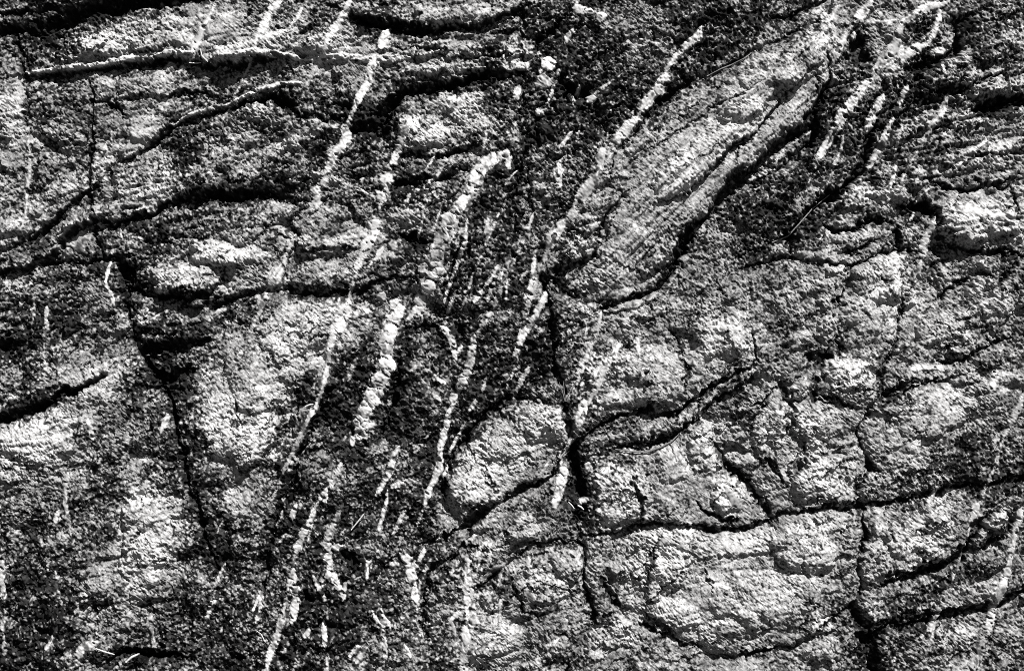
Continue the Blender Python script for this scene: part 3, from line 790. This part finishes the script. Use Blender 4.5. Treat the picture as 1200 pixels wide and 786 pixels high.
# black patches of crust, and shade of ledges and hollows put into the colour
stain_shade = np.zeros((H, W), np.float32)
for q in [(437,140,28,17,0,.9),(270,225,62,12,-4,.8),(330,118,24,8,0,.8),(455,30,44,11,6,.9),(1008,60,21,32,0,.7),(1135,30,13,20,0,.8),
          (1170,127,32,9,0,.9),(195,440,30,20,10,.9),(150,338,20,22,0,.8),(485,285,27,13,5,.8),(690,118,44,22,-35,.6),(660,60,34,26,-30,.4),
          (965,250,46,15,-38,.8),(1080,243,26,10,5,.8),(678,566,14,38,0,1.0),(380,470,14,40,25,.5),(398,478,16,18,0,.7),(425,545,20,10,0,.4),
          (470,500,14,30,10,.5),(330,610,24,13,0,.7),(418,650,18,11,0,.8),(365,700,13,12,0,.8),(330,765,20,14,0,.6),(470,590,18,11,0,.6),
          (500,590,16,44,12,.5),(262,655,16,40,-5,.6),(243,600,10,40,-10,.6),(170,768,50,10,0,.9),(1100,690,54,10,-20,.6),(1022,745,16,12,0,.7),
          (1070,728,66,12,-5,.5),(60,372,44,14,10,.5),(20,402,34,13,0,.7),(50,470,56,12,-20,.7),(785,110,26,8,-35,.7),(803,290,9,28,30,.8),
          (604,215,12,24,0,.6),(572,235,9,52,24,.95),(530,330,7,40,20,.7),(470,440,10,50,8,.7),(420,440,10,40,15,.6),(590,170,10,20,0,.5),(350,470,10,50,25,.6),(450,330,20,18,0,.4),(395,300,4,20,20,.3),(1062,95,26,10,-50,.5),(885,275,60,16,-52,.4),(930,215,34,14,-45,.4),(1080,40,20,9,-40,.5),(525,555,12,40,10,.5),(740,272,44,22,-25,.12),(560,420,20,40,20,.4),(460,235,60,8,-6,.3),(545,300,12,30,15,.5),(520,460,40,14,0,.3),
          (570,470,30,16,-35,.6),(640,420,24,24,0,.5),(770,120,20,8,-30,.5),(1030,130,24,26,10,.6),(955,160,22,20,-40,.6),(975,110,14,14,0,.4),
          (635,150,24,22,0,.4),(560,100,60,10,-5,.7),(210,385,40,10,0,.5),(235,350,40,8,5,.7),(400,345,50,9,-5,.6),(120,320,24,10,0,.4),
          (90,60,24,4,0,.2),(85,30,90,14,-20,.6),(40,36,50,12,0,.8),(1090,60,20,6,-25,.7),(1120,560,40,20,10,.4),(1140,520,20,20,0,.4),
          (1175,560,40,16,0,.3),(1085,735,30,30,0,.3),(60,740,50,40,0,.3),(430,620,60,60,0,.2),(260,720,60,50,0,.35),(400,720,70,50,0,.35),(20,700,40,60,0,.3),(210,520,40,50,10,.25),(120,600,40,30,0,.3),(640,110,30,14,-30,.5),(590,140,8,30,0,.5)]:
    stain_shade = np.maximum(stain_shade, q[5] * blob(*q[:5]))
light = np.zeros((H, W), np.float32)  # cleaner rock, and lit faces put into the colour as paler patches
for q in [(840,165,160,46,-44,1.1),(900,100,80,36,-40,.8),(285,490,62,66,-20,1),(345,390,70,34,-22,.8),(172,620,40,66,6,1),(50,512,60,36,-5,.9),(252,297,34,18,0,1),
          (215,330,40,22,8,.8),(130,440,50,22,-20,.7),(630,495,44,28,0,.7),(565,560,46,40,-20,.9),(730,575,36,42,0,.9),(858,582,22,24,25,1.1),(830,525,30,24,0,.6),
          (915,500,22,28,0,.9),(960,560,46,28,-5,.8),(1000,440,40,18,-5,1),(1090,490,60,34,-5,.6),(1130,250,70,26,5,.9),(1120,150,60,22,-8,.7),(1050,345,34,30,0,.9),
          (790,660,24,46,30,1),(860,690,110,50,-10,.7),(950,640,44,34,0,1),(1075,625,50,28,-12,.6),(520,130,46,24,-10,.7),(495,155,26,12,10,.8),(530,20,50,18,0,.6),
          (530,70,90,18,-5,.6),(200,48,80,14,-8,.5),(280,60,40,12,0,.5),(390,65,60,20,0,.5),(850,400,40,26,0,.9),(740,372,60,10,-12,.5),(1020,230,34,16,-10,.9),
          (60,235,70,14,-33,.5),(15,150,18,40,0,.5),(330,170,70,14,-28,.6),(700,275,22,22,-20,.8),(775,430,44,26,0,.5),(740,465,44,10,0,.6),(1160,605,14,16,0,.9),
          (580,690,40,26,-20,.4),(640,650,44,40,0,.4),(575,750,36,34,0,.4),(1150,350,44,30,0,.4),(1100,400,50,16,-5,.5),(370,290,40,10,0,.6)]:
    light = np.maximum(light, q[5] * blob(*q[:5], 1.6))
c = 0.47 + (c - 0.47) * 1.1 + 0.85 * stain_shade - 0.27 * light * (1 - stain_shade) - 0.07 * sst(620, 760, xx) * sst(260, 340, yy)
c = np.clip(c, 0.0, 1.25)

# bedding and shear fabric: direction changes over the face
b_h = 0.6 * pnoise(71, 36, 5, -16) + 0.6 * pnoise(72, 14, 3, -8)
b_d = 0.6 * pnoise(73, 60, 6, -43) + 0.5 * pnoise(74, 22, 3, -50)
b_v = 0.6 * pnoise(75, 40, 6, -62) + 0.4 * pnoise(76, 16, 3, -64)
slab = blur(((lab == 26) | (lab == 28)).astype(np.float32), 12)
cen = np.clip(blur(np.isin(lab, [20, 21, 22, 23, 25, 14]).astype(np.float32), 20), 0, 1)
bed = b_d * slab + b_v * cen * (1 - slab) + b_h * (1 - slab) * (1 - cen)
bed = bed - 0.8 * np.maximum(bed - 0.8, 0)
bmod = sst(-0.8, 1.6, pnoise(77, 50))
bmod = bmod + 1.1 * blob(1130, 200, 110, 110, 0, 1) + 0.9 * blob(520, 65, 110, 45, 0, 1) + 0.8 * blob(420, 220, 110, 35, 0, 1) + 0.7 * blob(740, 280, 70, 50, -20, 1) + 0.7 * blob(180, 250, 160, 30, -10, 1)
Hh += bmod * (0.8 * bed - 1.2 * np.maximum(-bed - 0.8, 0))

# rough lumps, pits, chips
mid = pnoise(81, 11)
pit = pnoise(82, 6)
def facets(seed, lx, ly, an, tilt, step):          # broken, flat-faced chips with sharp edges
    r = np.random.RandomState(seed)
    T = [r.rand(128, 128).astype(np.float32) for _ in range(5)]
    a = math.radians(an)
    px_, py_ = XW + 0.12 * ly * lumpn, YW + 0.12 * ly * pit
    u = (px_ * math.cos(a) + py_ * math.sin(a)) / lx + 64
    v = (-px_ * math.sin(a) + py_ * math.cos(a)) / ly + 64
    iu, iv = np.floor(u).astype(int), np.floor(v).astype(int)
    best = np.full(u.shape, 1e9, np.float32)
    out = np.zeros(u.shape, np.float32)
    for du in (-1, 0, 1):
        for dv in (-1, 0, 1):
            a_, b_ = (iu + du) % 128, (iv + dv) % 128
            ex = u - (iu + du + 0.1 + 0.8 * T[0][a_, b_])
            ey = v - (iv + dv + 0.1 + 0.8 * T[1][a_, b_])
            d = ex * ex + ey * ey
            m = d < best
            best = np.where(m, d, best)
            out = np.where(m, step * (T[2][a_, b_] - .5) + tilt * (ex * lx * (T[3][a_, b_] - .5) + ey * ly * (T[4][a_, b_] - .5)), out)
    return out
def folds(seed, l, l2, an):           # creased facets
    return np.abs(pnoise(seed, l, l2, an)) - 0.8
smo = 1 - 0.75 * blur((lab == 26).astype(np.float32), 10)
Hh += smo * (1.2 * folds(83, 34, 22, -30) + 0.7 * folds(84, 17, 9, 10) * (0.6 + c) - 0.55 * folds(85, 8, 4, -35) * (0.5 + c) - 0.9 * folds(86, 22, 12, -15)
             - 0.5 * folds(87, 13, 3, -20) - 0.4 * folds(88, 12, 3, -60))
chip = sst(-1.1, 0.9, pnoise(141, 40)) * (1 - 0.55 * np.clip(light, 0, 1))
chip2 = sst(-0.5, 1.0, pnoise(142, 25))
Hh += smo * (chip * facets(143, 34, 20, -22, .42, 3.0) + 0.9 * chip2 * facets(144, 15, 8, -30, .5, 1.9) + 0.8 * facets(145, 7, 3.6, 20, .5, 1.1) * (0.4 + 0.6 * chip))
Hh += (1 - smo) * (0.9 * pnoise(89, 45, 3.0, -44) + 0.6 * pnoise(90, 16, 2.0, -40))
Hh += 0.4 * mid * (0.4 + c) * smo - (1.6 * c + 0.3) * np.maximum(pit - 0.9, 0) * 1.2

# grain: fine hatching that runs down to the right, and round crumbs where the crust is
g1 = 0.75 * pnoise(91, 3.2, 0.7, 40) + 0.6 * pnoise(96, 2.6, 0.7, 16) + 0.3 * pnoise(98, 0.9)
g2 = 0.75 * pnoise(92, 6.0, 1.9, 34) + 0.6 * pnoise(97, 4.5, 2.6, 5)
g3 = pnoise(93, 1.9)
g4 = pnoise(94, 3.4)
amp = 0.85 + 0.55 * pnoise(95, 26)
amp = np.clip(amp, 0.2, 1.8)
rg = np.random.RandomState(3).uniform(0.65, 1.25, NB)
gb = blur(rg[lab].astype(np.float32), 8)
g1b = 0.8 * pnoise(131, 2.6, 0.8, 62) + 0.6 * pnoise(132, 3.2, 0.8, -10)
mixg = sst(-0.2, 1.0, pnoise(133, 60))
g1 = g1 * (1 - mixg) + g1b * mixg
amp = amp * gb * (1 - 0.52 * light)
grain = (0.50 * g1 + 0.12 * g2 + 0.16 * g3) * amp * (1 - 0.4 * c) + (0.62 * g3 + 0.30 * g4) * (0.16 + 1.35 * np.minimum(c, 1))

# ------------------------------------------------------------------ veins and lumps
vein = np.full((H, W), -1, np.int32)
white = np.zeros((H, W), np.float32)
vh = np.zeros((H, W), np.float32)
vn = 1 + 0.20 * pnoise(101, 18) + 0.09 * pnoise(102, 5)
vbreak = pnoise(103, 7) * 0.6 + pnoise(104, 3) * 0.5
for k, (pts, w, wh, br, lb_) in enumerate(VE):
    sl, D, T, S = seg_fields(pts, w * 1.5, XV, YV)
    tp = np.clip(np.minimum(T, 1 - T) * 9, 0, 1) * 0.45 + 0.55
    hw = w * 0.44 * tp * np.clip(vn[sl], 0.4, 1.6)
    q = D / np.maximum(hw, 0.7)
    keep = (q < 1) & (vbreak[sl] > -1.8 + 2.0 * br)
    vein[sl] = np.where(keep, k, vein[sl])
    white[sl] = np.where(keep, wh, white[sl])
    prof = np.sqrt(np.clip(1 - np.minimum(q, 1) ** 2, 0, 1))
    vh[sl] = np.maximum(vh[sl], np.where(keep, prof * (0.7 + 0.14 * w), 0))
nod = np.full((H, W), -1, np.int32)
nn = pnoise(105, 7) * 0.13 + pnoise(106, 3) * 0.06
for k, (x, y, rx, ry, an, wh) in enumerate(NO):
    R = max(rx, ry) * 1.7
    x0, x1 = int(x - R + PX), int(x + R + PX)
    y0, y1 = int(y - R + PY), int(y + R + PY)
    sl = (slice(y0, y1), slice(x0, x1))
    a = math.radians(an)
    dx, dy = XV[sl] - x, YV[sl] - y
    u = (dx * math.cos(a) + dy * math.sin(a)) / rx
    v = (-dx * math.sin(a) + dy * math.cos(a)) / ry
    ss = np.random.RandomState(900 + k)
    ph = math.atan2(1, 1) * ss.uniform(0, 8)
    th = np.arctan2(v, u)
    r = np.hypot(u, v) * (1 + 0.16 * np.abs(np.sin(2.5 * th + ph)) - 0.05) + nn[sl]
    m = r < 1
    nod[sl] = np.where(m, k, nod[sl])
    white[sl] = np.where(m, wh, white[sl])
    vh[sl] = np.where(m, (0.22 * min(rx, ry) + 0.9) * np.clip(1 - r ** 3, 0, 1) ** 0.5 + 0.6, vh[sl] * (1 - 0.8 * (r < 1.25)))
isq = (vein >= 0) | (nod >= 0)
vs = blur(isq.astype(np.float32), 3)
wide = np.zeros((H, W), np.float32)
for k, v_ in enumerate(VE):
    if v_[1] >= 14:
        wide[vein == k] = 1
joint = (1 - 0.6 * (nod >= 0)) * sst(1.7 - 0.35 * wide, 2.0 - 0.35 * wide, np.abs(pnoise(107, 9, 4, 25)) + 0.25 * pnoise(108, 3))       # hairline joints across the quartz
lip = np.isin(vein, [k for k, v_ in enumerate(VE) if v_[4] and ('seam' in v_[4] or 'lip' in v_[4] or 'foot' in v_[4]) and 'short' not in v_[4]])
vsm = blur((isq & ~lip).astype(np.float32), 3)
vh = vh + 2.2 * lip * (vh > 0)
Hh = Hh + (blur(Hh, 12) - Hh) * 0.85 * np.clip(1.3 * vsm, 0, 1) + grain * (1 - 0.72 * vs)
Hh = Hh + vh * 0.62 - 2.6 * joint * vs
# the fill either side of the strong veins is weathered out a little
ring = np.clip(blur(isq.astype(np.float32), 9) - vs, 0, 1)
Hh -= 2.0 * ring

# grooves last, so the joints stay open; quartz resists
keepq = 1 - 0.75 * np.clip(blur(isq.astype(np.float32), 2), 0, 1)
gr = groove * keepq
Hh -= gr * (1 + 0.12 * pnoise(109, 6))
crack_core &= ~isq

# ------------------------------------------------------------------ colour with some light and shade put in: rock, crust, dark cracks, quartz
gr1, gr2 = pnoise(122, 1.3), pnoise(123, 2.4)
gnl = 0.75 * gr1 + 0.6 * gr2 + 0.3 * g4 + 0.4 * mid + 0.35 * pnoise(111, 25, 6, -30)
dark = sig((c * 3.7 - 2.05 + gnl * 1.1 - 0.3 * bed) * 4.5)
tone = 0.31 + 0.05 * pnoise(112, 22) + 0.05 * pnoise(134, 8, 4, -25) + 0.05 * pnoise(113, 3.0, 1.4, 34) + 0.07 * pnoise(121, 0.8) + 0.20 * bare_lit + 0.15 * light
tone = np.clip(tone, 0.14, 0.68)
alb = tone * (1 - dark) + (0.018 + 0.012 * np.clip(pnoise(114, 4), -1, 2) + 0.028 * sst(0.0, 1.6, pnoise(135, 13) + 0.5 * pnoise(136, 2.0)) * (1 - stain_shade)) * dark
# pale crumbs sitting in the crust
crumb = sst(0.95, 1.6, 0.75 * pnoise(115, 1.7) + 0.6 * pnoise(124, 2.8, 1.4, -50) + 0.35 * pnoise(116, 14)) * dark
crumb *= 1 - 0.85 * np.clip(stain_shade, 0, 1)
alb = alb * (1 - crumb) + 0.36 * crumb
fleck = sst(0.8, 1.5, pnoise(125, 3.0, 0.8, 32) + 0.5 * pnoise(126, 1.0) + 0.3 * pnoise(127, 12))
alb = alb * (1 - 0.8 * fleck)
fl = fill_shade * keepq
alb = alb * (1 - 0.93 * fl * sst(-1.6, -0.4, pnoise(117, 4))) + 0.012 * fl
qa = (0.20 + 0.52 * white) * (1 + 0.07 * pnoise(118, 4)) * (1 - 0.85 * joint)
dirt = sig((pnoise(119, 5) * 0.7 + pnoise(120, 2.5) * 0.7 + 0.35 * pnoise(137, 12) - 0.1 - 1.9 * white) * 4)
qa = qa * (1 - 0.85 * dirt)
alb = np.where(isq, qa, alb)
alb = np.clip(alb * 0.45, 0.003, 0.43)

# ------------------------------------------------------------------ mesh grid: one cell per trace unit inside the frame, wider outside
def lines(lo, hi, a, b):
    s, out, p = 1.0, [], float(a)
    while p > lo:
        s = min(s * 1.06, 3.6)
        p -= s
        out.append(max(p, lo))
    out = out[::-1] + list(np.arange(a, b + 1, 1.0))
    s, p = 1.0, float(b)
    while p < hi:
        s = min(s * 1.06, 3.6)
        p += s
        out.append(min(p, hi))
    return np.unique(np.round(out).astype(int))
gx = lines(-PX, W - PX - 1, -6, 1206)
gy = lines(-PY, H - PY - 1, -6, 792)
NX, NY = len(gx), len(gy)
II, JJ = np.meshgrid(gy + PY, gx + PX, indexing='ij')
Z = Hh[II, JJ]
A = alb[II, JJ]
VX = (gx[None, :] - CX) * PXM + np.zeros((NY, 1))
VZ = (CY - gy[:, None]) * PXM + CZ + np.zeros((1, NX))
VY = -Z * PXM
VX = VX.astype(np.float32); VZ = VZ.astype(np.float32); VY = VY.astype(np.float32)
P3 = np.stack([VX, VY, VZ], -1).reshape(-1, 3)
dzx = np.gradient(VY, gx * PXM, axis=1)
dzz = np.gradient(VY, -gy * PXM, axis=0)
N3 = np.stack([dzx, -np.ones_like(dzx), dzz], -1)
N3 /= np.linalg.norm(N3, axis=-1, keepdims=True)
N3 = N3.reshape(-1, 3).astype(np.float32)
Af = A.reshape(-1).astype(np.float32)
ci, cj = II[:-1, :-1], JJ[:-1, :-1]
CB = lab[ci, cj]
CV = vein[ci, cj]
CN = nod[ci, cj]
CORE = crack_core[ci, cj]
# one nodule belongs to one block
for k, (x, y, *_r) in enumerate(NO):
    m = CN == k
    if m.any():
        CB[m] = np.bincount(CB[m]).argmax()
# cells -> classes, then connected pieces of each class
import collections
edgy = np.zeros_like(CB, bool)
lab_e = blur(edge, 12)[ci, cj] * 12
core = CORE & (CV < 0) & (CN < 0) & (lab_e > 0.35)
CLS = np.where(core, 0, np.where(CN >= 0, 1000000 + CN * 1000 + CB, np.where(CV >= 0, 2000000 + CV * 1000 + CB, 10 + CB))).astype(np.int64)
def components(C):
    h, w = C.shape
    ch = np.ones((h, w), bool)
    ch[:, 1:] = C[:, 1:] != C[:, :-1]
    run = np.cumsum(ch.ravel()).reshape(h, w) - 1
    n = int(run[-1, -1]) + 1
    same = C[1:] == C[:-1]
    pairs = np.unique(run[1:][same].astype(np.int64) * n + run[:-1][same])
    par = list(range(n))
    def find(a):
        while par[a] != a:
            par[a] = par[par[a]]
            a = par[a]
        return a
    for a, b in zip((pairs // n).tolist(), (pairs % n).tolist()):
        ra, rb = find(a), find(b)
        if ra != rb:
            par[max(ra, rb)] = min(ra, rb)
    root = np.array([find(a) for a in range(n)])
    _, comp = np.unique(root[run], return_inverse=True)
    return comp.reshape(h, w)
for rnd in range(2):
    comp = components(CLS)
    size = np.bincount(comp.ravel())
    cls_of = np.zeros(len(size), np.int64)
    cls_of[comp.ravel()] = CLS.ravel()
    biggest = {}
    for i in np.argsort(size):
        biggest[cls_of[i]] = i
    lim = np.where(cls_of == 0, 30, np.where(cls_of < 1000000, 150, np.where(cls_of < 2000000, 1, 26)))
    isbig = np.array([biggest[cls_of[i]] == i for i in range(len(size))])
    small = (size < lim) & ~(isbig & (cls_of < 1000000))
    X = np.where(small[comp], -1, CLS)
    for it in range(200):
        if (X >= 0).all():
            break
        for ax, sh in ((0, 1), (1, 1), (0, -1), (1, -1)):
            Y = np.roll(X, sh, ax)
            m = (X < 0) & (Y >= 0)
            X[m] = Y[m]
    CLS = X
comp = components(CLS)
vid = (np.arange(NY - 1)[:, None] * NX + np.arange(NX - 1)[None, :])

def build(name, mask, mat, parent=None, skirt=None):
    q = vid[mask]
    if len(q) == 0:
        return None
    faces = np.stack([q, q + NX, q + NX + 1, q + 1], -1)
    used, inv = np.unique(faces, return_inverse=True)
    inv = inv.reshape(faces.shape)
    co, nr, al = P3[used], N3[used], Af[used]
    if skirt is not None:
        e = []
        M = np.pad(skirt, 1)
        inn = M[1:-1, 1:-1]
        for dy, dx, a, b in ((-1, 0, 1, 0), (1, 0, NX, NX + 1), (0, -1, 0, NX), (0, 1, NX + 1, 1)):
            nb = M[1 + dy:1 + dy + M.shape[0] - 2, 1 + dx:1 + dx + M.shape[1] - 2]
            s = vid[inn & ~nb & mask]
            e.append(np.stack([s + a, s + b], -1))
        e = np.concatenate(e)
        ue, ie = np.unique(e, return_inverse=True)
        ie = ie.reshape(e.shape)
        top = np.searchsorted(used, ue)
        ctr = co.mean(0)
        low = co[top].copy()
        low[:, 0] += (ctr[0] - low[:, 0]) * 0.04
        low[:, 2] += (ctr[2] - low[:, 2]) * 0.04
        low[:, 1] = 0.11
        n0 = len(co)
        co = np.concatenate([co, low])
        nr = np.concatenate([nr, nr[top]])
        al = np.concatenate([al, al[top]])
        inv = np.concatenate([inv, np.stack([top[ie[:, 0]], top[ie[:, 1]], n0 + ie[:, 1], n0 + ie[:, 0]], -1)[:, ::-1]])
    me = bpy.data.meshes.new(name)
    nf = len(inv)
    me.vertices.add(len(co))
    me.loops.add(nf * 4)
    me.polygons.add(nf)
    me.vertices.foreach_set('co', co.astype(np.float32).ravel())
    me.loops.foreach_set('vertex_index', inv.astype(np.int32).ravel())
    me.polygons.foreach_set('loop_start', np.arange(0, nf * 4, 4, dtype=np.int32))
    me.polygons.foreach_set('loop_total', np.full(nf, 4, np.int32))
    me.update(calc_edges=True)
    me.polygons.foreach_set('use_smooth', np.ones(nf, bool))
    at = me.color_attributes.new('mineral_shade', 'FLOAT_COLOR', 'POINT')
    at.data.foreach_set('color', np.stack([al, al, al, np.ones_like(al)], -1).ravel())
    me.normals_split_custom_set_from_vertices(nr.tolist())
    me.materials.append(mat)
    o = bpy.data.objects.new(name, me)
    COL.objects.link(o)
    if parent is not None:
        o.parent = parent
    return o

# ------------------------------------------------------------------ the setting
bed_o = build('rock_face', CLS == 0, M_BED)
bed_o['kind'] = 'structure'

def sheet(name, verts, faces, mat, kind):
    me = bpy.data.meshes.new(name)
    me.from_pydata(verts, [], faces)
    me.materials.append(mat)
    o = bpy.data.objects.new(name, me)
    COL.objects.link(o)
    o['kind'] = kind
    return o
sheet('ground', [(-300, -300, 0), (300, -300, 0), (300, 300, 0), (-300, 300, 0)], [(0, 1, 2, 3)], M_SOIL, 'structure')
# the hill the rock face belongs to: a rough mass behind and beside it
X0, X1, Z1 = float(VX.min()), float(VX.max()), float(VZ.max())
rh = random.Random(4)
vs_, fs_ = [], []
prof = [(0.10, -0.3), (0.11, 1.0), (0.11, Z1 - 0.02), (0.35, Z1 + 0.35), (1.4, Z1 + 0.9), (5.0, Z1 + 1.4), (14.0, Z1 - 1.0), (20.0, -0.5)]
xs_ = [X0 - 9, X0 - 6, X0 - 3, X0 - 1.2, X0 - 0.02] + [X0 + (X1 - X0) * i / 12 for i in range(1, 12)] + [X1 + 0.02, X1 + 1.2, X1 + 3, X1 + 6, X1 + 9]
for i, x in enumerate(xs_):
    out = max(0.0, X0 - x, x - X1)
    for j, (y, z) in enumerate(prof):
        inside = out < 0.1 and j < 3
        dy = 0 if inside else rh.uniform(-.12, .12) + (-0.10 if (0.1 < out < 4 and j < 3) else 0) + out * 0.15
        zz = z if j == 0 else z * max(0.25, 1 - out * 0.07)
        vs_.append((x, y + dy, zz))
npf = len(prof)
for i in range(len(xs_) - 1):
    for j in range(npf - 1):
        a = i * npf + j
        fs_.append((a, a + npf, a + npf + 1, a + 1))
M_HILL = material('hill_rock', (0.12, 0.12, 0.12), 0.95, 0.1, 1.0, 9.0, 0.6)
sheet('hill', vs_, fs_, M_HILL, 'structure')

# ------------------------------------------------------------------ the blocks with their quartz
blk = np.where(CLS == 0, -1, np.where(CLS < 1000, CLS - 10, CLS % 1000)).astype(int)
def pieces(mask):
    ids, cnt = np.unique(comp[mask], return_counts=True)
    return [comp == i for i in ids[np.argsort(-cnt)]]
for k, (label, seeds) in enumerate(BL):
    inb = blk == k
    bodies = pieces(CLS == 10 + k)
    if not bodies:
        continue
    root = build('rock_block', bodies[0], M_ROCK, None, inb)
    root['label'] = label
    root['category'] = 'rock'
    for m in bodies[1:]:
        build('rock_piece', m, M_ROCK, root, inb)
    veins = []
    for cv in np.unique(CLS[inb & (CLS >= 2000000)]):
        v = int(cv - 2000000) // 1000
        for i, m in enumerate(pieces(CLS == cv)):
            o = build('quartz_vein', m, M_QUARTZ, root)
            veins.append((m, o))
            if i == 0 and VE[v][4] and m.sum() > 150:
                o['label'] = VE[v][4]
    for cn in np.unique(CLS[inb & (CLS >= 1000000) & (CLS < 2000000)]):
        for m in pieces(CLS == cn):
            g = m.copy()
            g[1:] |= m[:-1]; g[:-1] |= m[1:]; g[:, 1:] |= m[:, :-1]; g[:, :-1] |= m[:, 1:]
            par = root
            for vm, vo in veins:
                if (g & vm).any():
                    par = vo
                    break
            build('quartz_lump', m, M_QUARTZ, par)

# ------------------------------------------------------------------ straws, needles and roots caught on the rock
def height_at(x, y):
    a, b = int(round(y + PY)), int(round(x + PX))
    return float(Hh[max(a - 1, 0):a + 2, max(b - 1, 0):b + 2].max())

def strand(name, pts, r, mat, label, cat, lift=0.6, group=None, follow=True):
    P = []
    hs_ = [height_at(x, y) for x, y in pts]
    if not follow:
        hs_ = [max(hs_)] * len(pts)
    hs_ = [h + lift for h in hs_]
    for i in range(len(pts) - 1):
        n = 5
        for t in range(n + (i == len(pts) - 2)):
            u = t / n
            x = pts[i][0] * (1 - u) + pts[i + 1][0] * u
            y = pts[i][1] * (1 - u) + pts[i + 1][1] * u
            P.append(Vector(((x - CX) * PXM, -(hs_[i] * (1 - u) + hs_[i + 1] * u) * PXM - r * PXM, (CY - y) * PXM + CZ)))
    base = P[0].copy()
    vs, fs, S = [], [], 6
    for i, p in enumerate(P):
        d = (P[min(i + 1, len(P) - 1)] - P[max(i - 1, 0)]).normalized()
        a = d.cross(Vector((0, 1, 0))).normalized()
        b = d.cross(a)
        rr = r * PXM * (0.35 + 0.65 * math.sin(math.pi * min(max((i + .6) / len(P), .08), .95)) ** .5)
        for s in range(S):
            q = p + a * rr * math.cos(2 * math.pi * s / S) + b * rr * math.sin(2 * math.pi * s / S)
            vs.append(q - base)
    for i in range(len(P) - 1):
        for s in range(S):
            fs.append((i * S + s, i * S + (s + 1) % S, (i + 1) * S + (s + 1) % S, (i + 1) * S + s))
    fs.append(tuple(range(S)))
    fs.append(tuple(range((len(P) - 1) * S, len(P) * S))[::-1])
    me = bpy.data.meshes.new(name)
    me.from_pydata([tuple(v) for v in vs], [], fs)
    me.polygons.foreach_set('use_smooth', [True] * len(fs))
    me.materials.append(mat)
    o = bpy.data.objects.new(name, me)
    o.location = base
    COL.objects.link(o)
    o['label'] = label
    o['category'] = cat
    if group:
        o['group'] = group
    return o

strand('pine_needle', [(114,758),(125,762),(136,765)], 1.0, M_STRAW, 'bright straight pine needle over the dark hollow in the bottom left', 'pine needle', 1.0, follow=False)
strand('dry_leaf_sliver', [(148,775),(155,769),(164,765)], 1.5, M_STRAW, 'small curved dry sliver lying in the dark hollow in the bottom left', 'leaf', 1.0, follow=False)
strand('dry_straw', [(222,74),(229,74.5),(236,74)], 0.9, M_STRAW, 'tiny pale straw lying under the white ledge seam, top left', 'straw', 0.8, follow=False)
strand('dry_straw', [(236,58),(238,67),(245,74)], 0.8, M_STRAW, 'short curved stem beside the vein that meets the white ledge seam', 'straw', 0.8)
strand('root', [(722,527),(740,529),(758,530),(775,524),(788,517),(797,508)], 1.1, M_ROOT, 'long curved thin root in the slanting double crack, centre right', 'root', 0.8)
strand('root', [(829,89),(845,81),(858,76),(871,70),(880,63)], 0.9, M_ROOT, 'thin straight root along the upper edge of the big slanting slab', 'root', 0.8)
strand('root', [(905,284),(925,276),(938,262),(955,243),(975,227)], 0.9, M_ROOT, 'thin curved root hanging in the black crack right of the big slab', 'root', 0.8)
strand('dry_straw', [(358,476),(363,474),(368,473)], 1.0, M_STRAW, 'short pale straw across the dark crack left of the thin straight vein', 'straw', 1.0, follow=False)
strand('dry_straw', [(428,600),(421,609),(412,620)], 0.9, M_STRAW, 'thin slanting straw on the black rock at the bottom centre', 'straw', 0.8, follow=False)
strand('grass_blade', [(662,470),(659,459),(655,447)], 0.5, M_ROOT, 'left blade of the small tuft at the top of the black upright hole', 'grass blade', 1.2, 'small grass tuft in the upright crack', False)
strand('grass_blade', [(663,470),(661,458),(660,446)], 0.5, M_ROOT, 'middle blade of the small tuft at the top of the black upright hole', 'grass blade', 1.6, 'small grass tuft in the upright crack', False)
strand('grass_blade', [(664,470),(668,458),(674,449)], 0.5, M_ROOT, 'right blade of the small tuft at the top of the black upright hole', 'grass blade', 1.2, 'small grass tuft in the upright crack', False)
strand('dry_straw', [(666,588),(670,592),(673,596)], 0.8, M_STRAW, 'tiny straw deep in the black upright hole', 'straw', 1.0, follow=False)
strand('dry_straw', [(677,592),(681,594),(684,597)], 1.1, M_STRAW, 'small pale chip-like straw at the right foot of the black upright hole', 'straw', 1.0, follow=False)
strand('dry_straw', [(300,738),(306,743),(311,752)], 0.7, M_STRAW, 'fine curved straw left of the white veins at the bottom', 'straw', 0.8)
